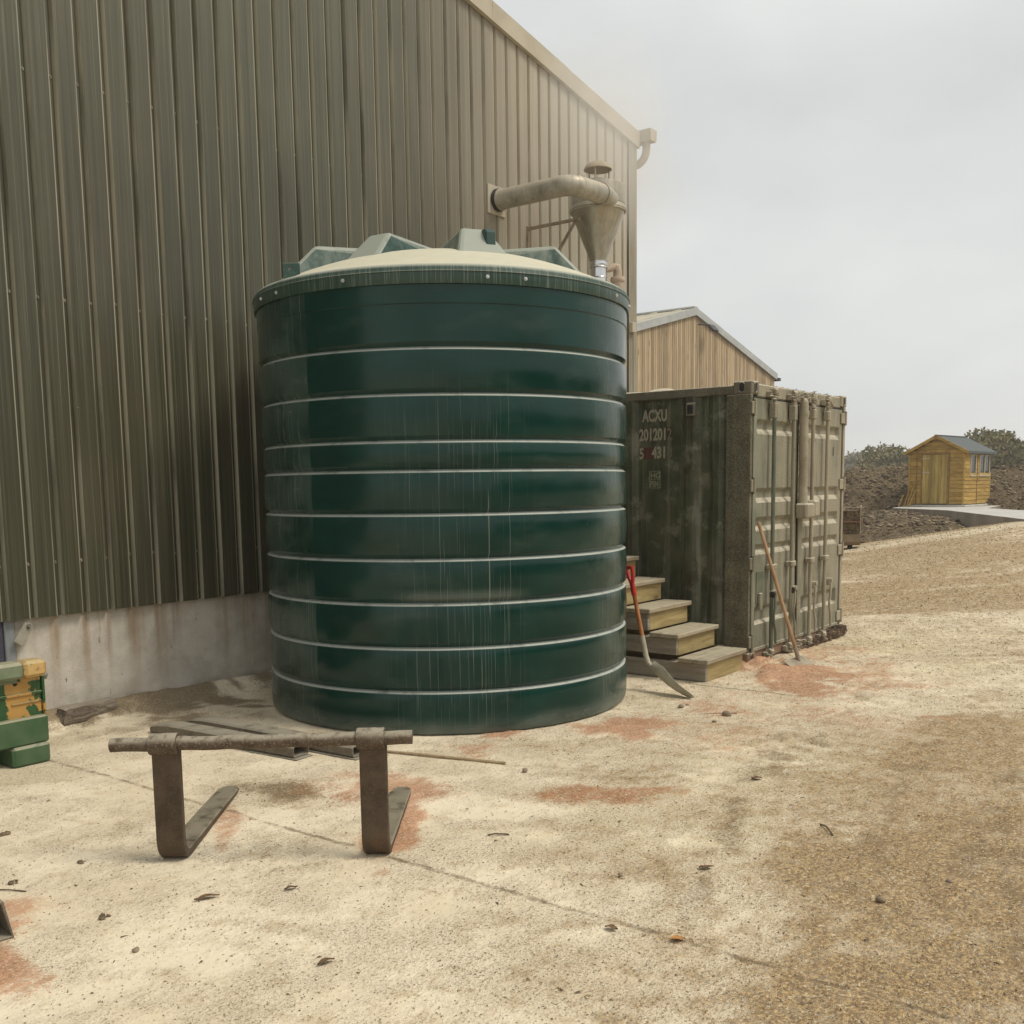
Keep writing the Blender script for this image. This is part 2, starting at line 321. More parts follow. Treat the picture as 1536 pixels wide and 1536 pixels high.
# coarser lumps that still read far up the yard
farm = t.ss(px_, 6.5, 10.0, .15, 1.0)
l1 = t.noise(P, 13, 4, .75); l2 = t.noise(P, 27, 3, .75)
c = t.mix(t.math('MULTIPLY', t.ss(l1, .54, .64), t.math('MULTIPLY', farm, .55)), c, (.215, .140, .068))
c = t.mix(t.math('MULTIPLY', t.ss(l2, .55, .65), t.math('MULTIPLY', farm, .60)), c, (.17, .105, .052))
c = t.mix(t.math('MULTIPLY', t.ss(l2, .44, .36), t.math('MULTIPLY', farm, .45)), c, (.66, .53, .32))
# small dark grit and pale chips lying in the dust
sp = t.noise(P, 42, 3, .7)
c = t.mix(t.math('MULTIPLY', t.ss(sp, .64, .70), .65), c, (.13, .09, .05))
sp2 = t.noise(P, 110, 2, .7)
c = t.mix(t.math('MULTIPLY', t.ss(sp2, .66, .74), .6), c, (.17, .12, .07))
sp3 = t.noise(t.sc(P, (1, 1, 1)), 57, 2, .5)
c = t.mix(t.math('MULTIPLY', t.ss(sp3, .69, .75), t.math('MULTIPLY', bmask, .9)), c, (.62, .52, .30))
t.col(c)
h = t.math('ADD', t.math('MULTIPLY', fine, .6), t.math('ADD', t.math('MULTIPLY', grain, .3), t.math('MULTIPLY', mid, .8)))
h = t.math('SUBTRACT', h, t.math('MULTIPLY', jm, .9))
h = t.math('ADD', t.math('MULTIPLY', h, t.math('MULTIPLY_ADD', clus, .65, .35)), t.math('ADD', t.math('MULTIPLY', t.math('MULTIPLY', crumb, clus), 1.2), t.math('MULTIPLY', t.math('MULTIPLY', l1, farm), 2.0))); t.bump(h, .8, .014)
me.materials.append(t.m)
tag(link('ground', me), kind='structure')
GZ = lambda x, y: float(gz(x, y))

# ---------------------------------------------------------------- soil bank behind the yard
def bank_z(az, d):
    top = np.interp(az, [2, 9, 11, 13.5, 16.5, 19, 19.8, 20.6, 22, 26, 40], [1.7, 1.95, 2.0, 2.02, 2.12, 2.05, 1.72, 1.4, 1.2, .9, .6])
    cz = np.interp(az, [4, 10.9, 12.6, 15.8, 19.4, 26], [.62, .60, .50, .26, .08, .05])
    apron = np.interp(az, [4, 11, 12.2, 13.2, 14.2, 15.5, 17, 19.4, 26], [.36, .36, .40, .52, .62, .70, .74, .62, .4])
    z = cz + (apron - cz) * sst(24.2, 29.5, d)
    z = z + (top - apron) * sst(33.3, 39.5, d) * sst(5, 9, az)
    return z
az = np.linspace(3, 34, 300); dd = np.concatenate([np.linspace(23.6, 42, 190), np.linspace(42.4, 60, 30)])
A, D = np.meshgrid(az, dd, indexing='ij'); bx = D * np.cos(np.radians(A)); by = D * np.sin(np.radians(A))
bzv = bank_z(A, D); amp = np.where(D < 33, .16, .30) * sst(24, 26.5, D)
bzv = bzv + (fbm(bx * 1.1, by * 1.1, 5) - .5) * amp * 1.6 + (vnoise(bx * 4.3, by * 4.3) - .5) * amp * .45 - .12 * sst(24.8, 23.6, D)
mbk = MB(); na, nd = A.shape
ii = np.arange(na * nd).reshape(na, nd)
mbk.add(np.stack([bx.ravel(), by.ravel(), bzv.ravel()], 1).tolist(), np.stack([ii[:-1, :-1], ii[:-1, 1:], ii[1:, 1:], ii[1:, :-1]], -1).reshape(-1, 4)[:, ::-1].tolist(), 0, False)
t = T('turned_soil', .95, spec=.15); P = t.pos(); n1 = t.noise(P, 3, 6, .65); n2 = t.noise(P, 16, 4, .7)
c = t.mix(t.ss(n2, .35, .68), (.060, .043, .025), (.235, .175, .105)); c = t.mix(t.math('MULTIPLY', t.ss(n1, .45, .7), .55), c, (.24, .18, .105))
c = t.mix(t.ss(t.noise(P, 38, 2, .7), .66, .74), c, (.40, .34, .26))
t.col(c); t.bump(t.math('ADD', n2, n1), .9, .10); SOIL = t.m
tag(obj('soil_bank', mbk, SOIL), kind='structure')
clod_m = simple('soil_clod', (.065, .048, .028), (.21, .155, .092), 6, .95, var=.35)
def blob(r, seed, n=0, flat=.7):
    rs = random.Random(seed); ph = (1 + 5 ** .5) / 2
    vs = [Vector(p).normalized() for p in [(-1, ph, 0), (1, ph, 0), (-1, -ph, 0), (1, -ph, 0), (0, -1, ph), (0, 1, ph), (0, -1, -ph), (0, 1, -ph), (ph, 0, -1), (ph, 0, 1), (-ph, 0, -1), (-ph, 0, 1)]]
    fs = [(0, 11, 5), (0, 5, 1), (0, 1, 7), (0, 7, 10), (0, 10, 11), (1, 5, 9), (5, 11, 4), (11, 10, 2), (10, 7, 6), (7, 1, 8), (3, 9, 4), (3, 4, 2), (3, 2, 6), (3, 6, 8), (3, 8, 9), (4, 9, 5), (2, 4, 11), (6, 2, 10), (8, 6, 7), (9, 8, 1)]
    sx, sy, sz = rs.uniform(.7, 1.25), rs.uniform(.7, 1.25), flat * rs.uniform(.7, 1.2)
    for _ in range(n):
        nf = []; mid = {}
        def mp_(a, b):
            k = (min(a, b), max(a, b))
            if k not in mid: mid[k] = len(vs); vs.append(((vs[a] + vs[b]) / 2).normalized())
            return mid[k]
        for a, b, c_ in fs:
            x, y, z = mp_(a, b), mp_(b, c_), mp_(c_, a); nf += [(a, x, z), (b, y, x), (c_, z, y), (x, y, z)]
        fs = nf
    vs = [Vector((p.x * sx, p.y * sy, p.z * sz)) * r * rs.uniform(.78, 1.15) for p in vs]
    return vs, fs
clods = MB(); shapes = [blob(1, k) for k in range(24)]
for k in range(15000):
    a = random.uniform(6, 25); d = 24.2 + 17 * random.random() ** .9
    if a < 14.3 and 29 < d < 33 and a > 12: continue
    r = random.choice((.015, .02, .025, .03, .04, .055)) * (.8 if d < 27 else 1.15); x = d * math.cos(R_(a)); y = d * math.sin(R_(a))
    z = float(bank_z(a, d)) + float((fbm(x * 1.1, y * 1.1, 5) - .5) * (.16 if d < 33 else .30) * 1.6 * float(sst(24, 26.5, d)))
    vs, fs = shapes[k % 24]; clods.add([(p.x * r + x, p.y * r + y, p.z * r + z + r * .2) for p in vs], fs, k % 3)
tag(obj('soil_clods', clods, [clod_m, simple('soil_clod_dark', (.05, .033, .022), (.12, .08, .055), 7, .95), simple('soil_clod_pale', (.17, .13, .075), (.30, .24, .15), 7, .95)]), kind='stuff')

# ---------------------------------------------------------------- the barn
def ztop(x): return 8.28 - .177 * abs(x)
t = T('olive_cladding', .42, spec=.45); P = t.pos(); X, Y, Z = t.sep(P)[0:3]
st1 = t.noise(t.sc(P, (38, 1, .22)), 1.0, 4, .6); st2 = t.noise(t.sc(P, (120, 1, .5)), 1.0, 3, .7); cl = t.noise(P, .8, 4, .6)
c = t.mix(t.ss(st1, .3, .72), (.043, .041, .023), (.074, .070, .043))
c = t.mix(t.math('MULTIPLY', t.ss(cl, .45, .75), .28), c, (.105, .080, .052))
c = t.mix(t.math('MULTIPLY', t.ss(st2, .54, .70), .50), c, (.205, .195, .140))
hd = t.ss(t.math('ADD', Z, t.math('MULTIPLY', cl, 1.6)), 3.6, 9.5)           # dust film; also paints in the lighter, lit upper wall
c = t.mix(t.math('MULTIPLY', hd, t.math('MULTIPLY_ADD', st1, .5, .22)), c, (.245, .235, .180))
dx = t.math('ADD', X, t.math('MULTIPLY_ADD', st1, 1.0, -.5))
dd_ = t.math('MULTIPLY', t.ss(dx, 7.6, 10.4), t.ss(t.math('ADD', Z, t.math('MULTIPLY', st2, 1.4)), 1.5, 4.6))   # blown-out dust round the duct
c = t.mix(t.math('MULTIPLY', dd_, .93), c, t.mix(t.ss(st2, .3, .7), (.37, .335, .27), (.46, .42, .34)))
vx_ = t.math('PINGPONG', t.math('SUBTRACT', X, 3.506 + .17 - .1), .1)               # distance from the middle of the wide crown
c = t.mix(t.math('MULTIPLY', t.math('MULTIPLY', t.ss(vx_, .066, .072), t.ss(vx_, .084, .078)), t.ss(t.noise(t.sc(P, (3, 1, .5)), 1.3, 4), .3, .6, .15, .75)), c, (.42, .39, .30))   # dust on the crown edges
kr = t.rnd(); c = t.mix(1.0, c, t.comb(t.math('MULTIPLY_ADD', kr, .16, .92), t.math('MULTIPLY_ADD', kr, .08, .96), t.math('MULTIPLY_ADD', kr, .10, .92)), 'MULTIPLY')
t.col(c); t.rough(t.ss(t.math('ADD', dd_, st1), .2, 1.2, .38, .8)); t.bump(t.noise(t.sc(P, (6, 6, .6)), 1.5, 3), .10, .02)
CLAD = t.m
FLASH = simple('dusty_flashing', (.40, .355, .27), (.47, .42, .325), 3, .8, stretch=(1, 1, 1), bump=.08)
CORNER = simple('corner_flashing', (.20, .18, .13), (.31, .275, .205), 2.5, .75, stretch=(6, 6, .5), bump=.05)
SCREW = simple('screw_head', (.10, .09, .065), (.30, .27, .21), 30, .6, bump=0)
t = T('plinth_concrete', .92, spec=.25); P = t.pos(); X, Y, Z = t.sep(P)[0:3]
n1 = t.noise(P, 5, 6, .65); st = t.noise(t.sc(P, (7, 1, .35)), 1.0, 4, .55); g = t.noise(P, 90, 3, .6)
c = t.mix(t.ss(n1, .3, .7), (.50, .455, .385), (.66, .61, .53))
c = t.mix(t.math('MULTIPLY', t.ss(st, .47, .66), t.ss(Z, .05, .75, .12, .62)), c, (.36, .25, .155))
vx2 = t.math('PINGPONG', t.math('SUBTRACT', X, 3.676), .1)
c = t.mix(t.math('MULTIPLY', t.math('MULTIPLY', t.ss(vx2, .05, .012), t.ss(Z, .25, .8)), t.math('MULTIPLY', t.ss(st, .35, .6), .55)), c, (.255, .165, .095))
c = t.mix(t.math('MULTIPLY', t.ss(t.math('ADD', Z, t.math('MULTIPLY', n1, .2)), .25, .13), .6), c, (.19, .155, .11))
c = t.mix(t.math('MULTIPLY', t.ss(t.noise(t.sc(P, (14, 1, 4)), 1.6, 4, .7), .66, .72), .7), c, (.08, .065, .05))
t.col(c); t.bump(t.math('ADD', n1, t.math('MULTIPLY', g, .5)), .6, .014); PLINTH = t.m
ROOF = simple('fibre_cement_roof', (.30, .29, .26), (.42, .40, .35), 2, .9)
BLUEGREY = simple('blue_grey_steel', (.20, .215, .225), (.29, .30, .30), 3, .5, stretch=(4, 4, .6))
DARKBLUE = simple('dark_blue_panel', (.045, .045, .07), (.075, .075, .10), 3, .5)

barn = thing('barn', 'tall olive green barn clad in ribbed metal sheets above a concrete plinth', 'barn', (0, 7.1, 0))
YO, YI = 7.066, 7.102
X0 = 3.506 - .2 * 78
def rib_profile(xa, xb):
    pts = []; k = math.floor((xa - X0) / .2 + 1e-6)
    while X0 + k * .2 < xb - 1e-6:
        b = X0 + k * .2
        for o, y in ((0, YO), (.004, YO - .002), (.144, YO - .002), (.148, YO), (.161, YI), (.187, YI)):
            if xa - 1e-6 <= b + o <= xb + 1e-6: pts.append((b + o, y))
        k += 1
    pts.append((xb, YO)); return pts
zc = .80; ns = 0
xa = X0
while xa < 11.80:
    xb = min(xa + 1.0, 11.806); pr = rib_profile(xa, xb); mb = MB(); n = len(pr); dy = .0025 if ns % 2 else 0
    zs = [lambda x: zc, lambda x: ztop(x) - .04]
    for (x, y) in pr: mb.v.append((x, y - dy, zc))
    for (x, y) in pr: mb.v.append((x, y - dy, ztop(x) - .04))
    for (x, y) in pr: mb.v.append((x, y - dy + .006, zc))
    mb.f += [(i, i + 1, n + i + 1, n + i) for i in range(n - 1)] + [(2 * n + i, 2 * n + i + 1, i + 1, i) for i in range(n - 1)]
    mb.mi += [0] * (2 * n - 2); mb.sm += [False] * (2 * n - 2)
    sh = obj('cladding_sheet', mb, CLAD, barn)
    if xb > 2.4:
        sc_ = MB()
        for k in range(5):
            x = xa + k * .2 + .17
            if x > 11.75: continue
            for zrow in (1.19, 3.05, 4.56, 6.05):
                zz = zrow + random.uniform(-.015, .015)
                if zz > ztop(x) - .25: continue
                sc_.cyl((x, YI - dy, zz), (x, YI - .007 - dy, zz), .015, .013, 8); sc_.cyl((x, YI - .007 - dy, zz), (x, YI - .015 - dy, zz), .007, .006, 6)
            if random.random() < .25:
                zz = random.uniform(1.6, 5); sc_.cyl((x + .03, YO - .004 - dy, zz), (x + .03, YO - .010 - dy, zz), .006, .005, 6)
        obj('screw_heads', sc_, SCREW, sh, kind='stuff')
    xa += 1.0; ns += 1
# concrete plinth with a slightly uneven face
mb = MB(); xs = np.linspace(3.565, 11.98, 180); zs_ = np.linspace(-.1, .92, 30); XX, ZZ = np.meshgrid(xs, zs_, indexing='ij')
YY = 7.122 + (fbm(XX * 3, ZZ * 3, 4) - .5) * .016 + (vnoise(XX * 14, ZZ * 14) - .5) * .006
ii = np.arange(XX.size).reshape(XX.shape)
mb.add(np.stack([XX.ravel(), YY.ravel(), ZZ.ravel()], 1).tolist(), np.stack([ii[:-1, :-1], ii[1:, :-1], ii[1:, 1:], ii[:-1, 1:]], -1).reshape(-1, 4).tolist(), 0, True)
mb.box(3.565, 11.98, 7.14, 7.40, -.1, .90)
obj('plinth', mb, PLINTH, barn)
obj('side_plinth', MB().box(11.70, 11.985, 7.42, 30, -.1, .9), PLINTH, barn)
obj('steel_post', MB().cbox(3.487, 3.562, 7.112, 7.30, -.05, .86, .006), BLUEGREY, barn, bevel=0)
obj('kick_panel', MB().cbox(-12, 3.485, 7.13, 7.30, -.05, .88, .006), DARKBLUE, barn)
obj('backing_wall', MB().prism([(-11.9, .9), (11.75, .9), (11.75, ztop(11.75) - .12), (0, ztop(0) - .12), (-11.9, ztop(11.9) - .12)], 7.145, 7.2, Matrix(((1, 0, 0, 0), (0, 0, 1, 0), (0, 1, 0, 0), (0, 0, 0, 1)))), DARKBLUE, barn)
# bracket plate on the post
pl = MB(); M = frame((3.60, 7.075, .70), (.80, 0, .60), (0, -1, 0)); pl.cbox(-.05, .05, 0, .010, -.028 - .03, .028 + .03, .002, M)
Mb = frame((3.598, 7.066, .70), (.58, 0, .81), (-.81, 0, .58))
pl = MB().cbox(-.082, .075, -.034, .034, -.006, .006, .002, Mb); bt = MB().cyl((3.632, 7.062, .748), (3.632, 7.045, .748), .013, .012, 6).cyl((3.632, 7.063, .748), (3.632, 7.058, .748), .019, .019, 12)
o = obj('bracket_plate', pl, simple('dusty_plate', (.27, .25, .20), (.36, .33, .26), 12, .8), barn); obj('bolt', bt, SCREW, o)
# verge flashings, lapped
cuts = [12.03, 10.40, 9.02] + [9.02 - 1.45 * k for k in range(1, 7)] + [0]
for k in range(len(cuts) - 1):
    xb, xa = cuts[k], cuts[k + 1] - .03; e = .012 * (k % 3); mb = MB()
    prof = [(7.06, -.185), (7.012, -.185), (7.012 - .004 * (k % 2), .01), (7.26, .01), (7.26, 0.0), (7.020, 0.0), (7.020, -.177), (7.06, -.177)]
    L = []
    for x, ee in ((xa, e + .010), (xb, e)):
        L.append([(x, y, ztop(max(x, 0)) + z + ee * .7) for y, z in prof])
    n = len(prof)
    mb.add(L[0] + L[1], [(i, n + i, n + (i + 1) % n, (i + 1) % n) for i in range(n)] + [tuple(range(n)), tuple(range(2 * n - 1, n - 1, -1))])
    obj('verge_flashing', mb, FLASH, barn)
mb = MB()
for sgn in (-1,):
    mb.prism([(0, 8.28), (-12.2, ztop(12.2)), (-12.2, ztop(12.2) - .18), (0, 8.10)], 7.012, 7.03, Matrix(((1, 0, 0, 0), (0, 0, 1, 0), (0, 1, 0, 0), (0, 0, 0, 1))))
obj('verge_board', mb, FLASH, barn)
mb = MB()
for sgn in (-1, 1):
    n = 60; ys = np.linspace(7.04, 31, 2)
    xs = np.linspace(0, 12.06, 2)
    a = [(sgn * x, y, ztop(x) - .02) for x in xs for y in ys]; mb.add(a + [(p[0], p[1], p[2] - .04) for p in a], [(0, 2, 3, 1), (4, 5, 7, 6), (0, 1, 5, 4), (2, 6, 7, 3), (0, 4, 6, 2), (1, 3, 7, 5)])
obj('roof', mb, ROOF, barn)
obj('side_wall', MB().box(11.90, 11.97, 7.42, 31, .8, ztop(12) - .10), CLAD, barn)
obj('rear_wall', MB().box(-11.9, 11.9, 30.9, 31, 0, 6.1), CLAD, barn)
obj('far_side_wall', MB().box(-11.97, -11.9, 7.2, 31, 0, 6.1), CLAD, barn)
# corner flashing
mb = MB(); pr = [(11.795, 7.035), (11.99, 7.035), (11.99, 7.30), (11.982, 7.30), (11.982, 7.043), (11.795, 7.043)]
mb.prism(pr, .78, ztop(12) - .10); obj('corner_flashing', mb, CORNER, barn)
# gutter sticking out past the gable, and its swan neck
mb = MB(); mb.add([(12.03, 6.86, 6.19), (12.20, 6.86, 6.19), (12.185, 6.86, 6.045), (12.05, 6.86, 6.045), (12.03, 31, 6.19), (12.20, 31, 6.19), (12.185, 31, 6.045), (12.05, 31, 6.045),
                  (12.036, 6.87, 6.19), (12.194, 6.87, 6.19), (12.179, 6.87, 6.052), (12.056, 6.87, 6.052), (12.036, 31, 6.19), (12.194, 31, 6.19), (12.179, 31, 6.052), (12.056, 31, 6.052)],
                 [(0, 1, 2, 3)[::-1], (1, 5, 6, 2)[::-1], (2, 6, 7, 3)[::-1], (3, 7, 4, 0)[::-1], (8, 9, 10, 11), (9, 13, 14, 10), (10, 14, 15, 11), (11, 15, 12, 8), (0, 8, 12, 4), (1, 5, 13, 9), (0, 1, 9, 8)])
gut = obj('gutter', mb, FLASH, barn)
pts = [(12.12, 6.97, 6.055), (12.12, 6.97, 5.97)] + arc((12.12, 7.15, 5.97), .18, 180, 262, 8, (0, 1, 0), (0, 0, 1))[1:]
pts = [Vector(p) for p in pts] + [Vector((12.07, 7.26, 5.775))] + [Vector(p) for p in arc((12.05, 7.26, 5.70), .075, 90, 0, 5, (0, 0, 1), (0, 1, 0))][1:] + [Vector((12.05, 7.335, 5.5)), Vector((12.05, 7.335, .1))]
obj('downpipe', MB().tube(pts, .050, 14), FLASH, gut)
obj('cable_box', MB().cbox(11.79, 11.89, 6.975, 7.034, 3.63, 3.76, .008), FLASH, barn)
mb = MB().tube([(11.90, 7.028, z) for z in (.9, 2, 3.64)], .007, 6); obj('cable', mb, FLASH, barn)

# ---------------------------------------------------------------- boarded barn behind
WY = 18.0
lb = thing('timber_barn', 'barn with pale vertical timber boarding and low pitched roof seen above the container', 'barn', (35, WY, 0))
t = T('larch_board', .85, spec=.25); P = t.obj(); k = t.rnd()
n = t.noise(t.sc(P, (14, 4, 1.0)), 1.2, 5, .6); kn = t.vor(t.sc(P, (3.2, 3.2, 1.1)), 1.0)[0]
c = t.mix(t.ss(n, .3, .7), (.36, .27, .165), (.50, .39, .255)); kk = t.math('MULTIPLY_ADD', k, .50, .72)
c = t.mix(1.0, c, t.comb(kk, t.math('MULTIPLY', kk, .985), t.math('MULTIPLY', kk, .96)), 'MULTIPLY'); c = t.mix(t.math('MULTIPLY', t.ss(kn, .16, .08), .5), c, (.14, .08, .045)); t.col(c); LARCH = t.m
xr, xl, xrg, zr, ze = 42.05, 27.4, 34.75, 7.86, 6.08
slope_r = (zr - ze) / (xr - xrg); 
def lz(x): return zr - slope_r * abs(x - xrg)
x = xl; bw = .150
bm = {}
while x < xr - .02:
    w = bw - .020; mb = MB(); ox, oz = x, 0
    za, zb = lz(x) - .05, lz(x + w) - .05; off = random.uniform(0, .012)
    mb.add([(x, WY - .03 - off, 1.2), (x + w, WY - .03 - off, 1.2), (x + w, WY, 1.2), (x, WY, 1.2), (x, WY - .03 - off, za), (x + w, WY - .03 - off, zb), (x + w, WY, zb), (x, WY, za)],
           [(0, 1, 5, 4), (1, 2, 6, 5), (2, 3, 7, 6), (3, 0, 4, 7), (4, 5, 6, 7), (3, 2, 1, 0)])
    obj('board', mb, LARCH, lb); x += bw
DKW = simple('dark_lining', (.03, .024, .018), (.05, .04, .03), 4, .9)
mb = MB(); Mx = Matrix(((1, 0, 0, 0), (0, 0, 1, 0), (0, 1, 0, 0), (0, 0, 0, 1)))
mb.prism([(xl, 0), (xr, 0), (xr, ze - .08), (xrg, zr - .08), (xl, lz(xl) - .08)], WY + .012, WY + .06, Mx); obj('lining', mb, DKW, lb)
obj('base_wall', MB().box(xl, xr, WY - .10, WY + .005, -.2, 1.22), PLINTH, lb)
obj('side_wall', MB().box(xr - .1, xr, WY + .07, WY + 30, 0, ze - .06), LARCH, lb); obj('far_side_wall', MB().box(xl, xl + .1, WY + .07, WY + 30, 0, lz(xl) - .06), LARCH, lb)
TRIM = simple('grey_trim', (.36, .37, .36), (.44, .45, .43), 3, .6); PALE_ROOF = simple('pale_roof', (.36, .33, .25), (.46, .42, .32), 1.2, .8, stretch=(1, .3, 1))
for sgn, xe in ((1, xr + .12), (-1, xl - .12)):
    mb = MB(); mb.prism([(xrg, zr + .16), (xrg, zr - .10), (xe, lz(xe) - .10), (xe, lz(xe) + .16)][::(-1 if sgn < 0 else 1)], WY - .14, WY - .05, Mx); obj('verge_trim', mb, TRIM, lb)
    mb = MB(); mb.add([(xrg, WY - .10, zr + .15), (xe, WY - .10, lz(xe) + .15), (xe, WY + 30, lz(xe) + .15), (xrg, WY + 30, zr + .15)], [(0, 1, 2, 3) if sgn > 0 else (3, 2, 1, 0)])
    mb.add([(p[0], p[1], p[2] - .05) for p in mb.v[:4]], [(3, 2, 1, 0) if sgn > 0 else (0, 1, 2, 3)])
    rf = obj('roof', mb, PALE_ROOF, lb)
    rb = MB()
    for k in range(30):
        y = WY + .4 + k; dxx = (xe - xrg)
        rb.add([(xrg, y, zr + .152), (xe, y, lz(xe) + .152), (xe, y + .07, lz(xe) + .152), (xrg, y + .07, zr + .152), (xrg, y + .015, zr + .19), (xe, y + .015, lz(xe) + .19), (xe, y + .055, lz(xe) + .19), (xrg, y + .055, zr + .19)], [(0, 1, 5, 4), (4, 5, 6, 7), (7, 6, 2, 3)])
    obj('roof_ribs', rb, PALE_ROOF, rf, kind='stuff')
mb = MB().cbox(xrg - .15, xrg + .15, WY - .12, WY + 30, zr + .13, zr + .21, .02); obj('ridge_cap', mb, TRIM, lb)
DK = simple('dark_metal', (.02, .02, .02), (.04, .04, .04), 8, .5)
fl = MB().cbox(35.20, 35.55, WY - .62, WY - .50, 7.30, 7.55, .02, None); fl = MB(); Mf = frame((35.45, WY - .45, 7.33), (1, 0, 0), (0, .75, -.66)); fl.cbox(-.22, .22, -.05, .05, -.16, .16, .02, Mf); fl.tube([(35.0, WY - .06, 7.45), (35.15, WY - .3, 7.45), (35.4, WY - .40, 7.36)], .025, 6)
obj('floodlight', fl, DK, lb); obj('gutter_end', MB().cbox(xr + .08, xr + .34, WY - .20, WY + 30, ze - .16, ze - .03, .02), DK, lb)

# ---------------------------------------------------------------- the water tank
TC = (6.2423, 5.4010, 0); TR = 1.4168
tank = thing('water_tank', 'large dark green ribbed plastic tank standing beside the olive barn', 'tank', TC)
t = T('green_polythene', .24, spec=.34); O = t.obj(); X, Y, Z = t.sep(O)[0:3]
ang = t.math('ARCTAN2', Y, X); U = t.math('MULTIPLY', ang, TR); V = t.comb(U, Z, 0)
s1 = t.noise(t.sc(V, (62, .35, 1)), 1.0, 3, .6); s2 = t.noise(t.sc(V, (130, .8, 1)), 1.0, 2, .6); cl = t.noise(V, 2.2, 4, .55); cl2 = t.noise(t.sc(V, (1.5, 3.5, 1)), 1.5, 4, .55)
c = t.mix(t.ss(cl, .35, .7), (.0005, .0245, .0185), (.0013, .033, .0250))
uc = t.math('ABSOLUTE', t.math('ADD', U, 3.36))     # streaks run down below the overflow side
ctr = t.math('MULTIPLY', t.ss(uc, .62, .20), t.ss(Z, 2.75, 2.0))
edge = t.math('ADD', t.ss(t.math('ABSOLUTE', t.math('ADD', U, 1.95)), .45, .1), t.ss(uc, 1.3, 1.75))
lines = t.math('MULTIPLY', t.ss(s1, .655, .70), ctr)
lines2 = t.math('MULTIPLY', t.ss(s2, .60, .70), t.math('MULTIPLY', t.math('ADD', ctr, edge, clamp=True), .55))
film = t.math('MULTIPLY', t.ss(cl2, .52, .85), .07)
film = t.math('ADD', film, t.math('MULTIPLY', t.math('MULTIPLY', edge, .13), t.ss(cl, .3, .7)))
film = t.math('ADD', film, t.math('MULTIPLY', t.ss(t.math('ADD', Z, t.math('MULTIPLY', cl, .14)), .24, .02), t.ss(cl2, .3, .7, .15, .55)))
gl = t.math('PINGPONG', Z, .15)
film = t.math('ADD', film, t.math('MULTIPLY', t.math('MULTIPLY', t.ss(uc, .55, .25), t.ss(t.math('ABSOLUTE', t.math('SUBTRACT', Z, .95)), .07, .0)), .22))
dm = t.math('ADD', film, t.math('ADD', t.math('MULTIPLY', lines, .42), t.math('MULTIPLY', lines2, .45)), clamp=True)
c = t.mix(dm, c, (.31, .33, .285))
up = t.ss(t.sep(t.nrm())[2], .22, .55)
c = t.mix(t.math('MULTIPLY', up, t.ss(t.noise(V, 6, 4, .7), .28, .5, .45, .92)), c, (.45, .47, .42))
t.col(c); t.rough(t.math('ADD', t.math('MULTIPLY', t.math('MAXIMUM', dm, up), .6), t.ss(cl, .3, .7, .15, .20), clamp=True))
t.bump(t.math('ADD', t.math('MULTIPLY', t.noise(V, 1.1, 2), 1.0), t.math('MULTIPLY', cl, .05)), .12, .05); TANK = t.m
rings = [.300, .600, .900, 1.198, 1.500, 1.789, 1.983, 2.287, 2.584]
prof = [(0, .003), (TR - .035, .003), (TR - .012, .012), (TR, .035)]
last = .035
for z in rings:
    for k in (1, 2, 3, 4): # slightly bellied bands
        f = k / 5; prof.append((TR + .007 * math.sin(math.pi * f), last + (z - .018 - last) * f))
    prof += [(TR, z - .018), (TR - .003, z - .009), (TR - .020, z + .002), (TR - .023, z + .010), (TR - .017, z + .022), (TR - .006, z + .031), (TR, z + .040)]
    last = z + .040
prof += [(TR + .002, 2.74), (TR, 2.862), (TR + .006, 2.868), (TR + .006, 3.02), (TR - .03, 3.06)]
obj('tank_body', MB().lathe(prof, 160, TC), TANK, tank, auto=28)
t = T('green_lid', .45, spec=.4); O = t.obj(); X, Y, Z = t.sep(O)[0:3]; N3 = t.sep(t.nrm())[2]
ang = t.math('ARCTAN2', Y, X); V = t.comb(t.math('MULTIPLY', ang, TR), Z, 0)
s1 = t.noise(t.sc(V, (120, 2.2, 1)), 1.0, 3, .7)
c = t.mix(t.noise(O, 4, 3), (.006, .033, .024), (.012, .05, .037))
c = t.mix(.05, c, (.30, .32, .27)); c = t.mix(t.math('MULTIPLY', t.ss(s1, .50, .72), .40), c, (.36, .38, .33))
c = t.mix(t.ss(t.math('ADD', N3, t.math('MULTIPLY_ADD', s1, .3, -.15)), .28, .80), c, (.38, .39, .33))
c = t.mix(t.math('MULTIPLY', t.ss(t.math('ADD', N3, t.math('MULTIPLY_ADD', t.noise(O, 5, 4), .12, -.06)), .80, .93), .95), c, t.mix(t.noise(O, 12, 4), (.52, .48, .36), (.62, .58, .44)))
t.col(c); t.rough(t.ss(N3, 0, .7, .35, .85)); t.bump(t.noise(O, 22, 3), .1, .01); LID = t.m
prof = [(TR + .006, 2.990), (TR + .020, 2.986), (TR + .023, 2.992), (TR + .024, 3.058), (TR + .031, 3.064), (TR + .027, 3.070), (TR + .0245, 3.086), (TR + .016, 3.102), (TR + .002, 3.113), (TR - .014, 3.119), (TR - .03, 3.1225)]
for k in range(1, 15):
    r = (TR - .03) * (1 - k / 14); prof.append((max(r, .001), 3.122 + .325 * (1 - (r / (TR - .03)) ** 2)))
obj('lid', MB().lathe(prof, 128, TC), LID, tank, auto=30)
RIBM = T('green_lid_rib', .5, spec=.4); t = RIBM; O = t.obj(); N3 = t.sep(t.nrm())[2]
n = t.noise(t.sc(O, (1, 1, .5)), 9, 4, .6); n2 = t.noise(O, 40, 3, .6)
c = t.mix(t.ss(n, .35, .65), (.010, .045, .035), (.04, .085, .07)); c = t.mix(t.math('MULTIPLY', t.ss(n2, .5, .75), .12), c, (.35, .36, .30))
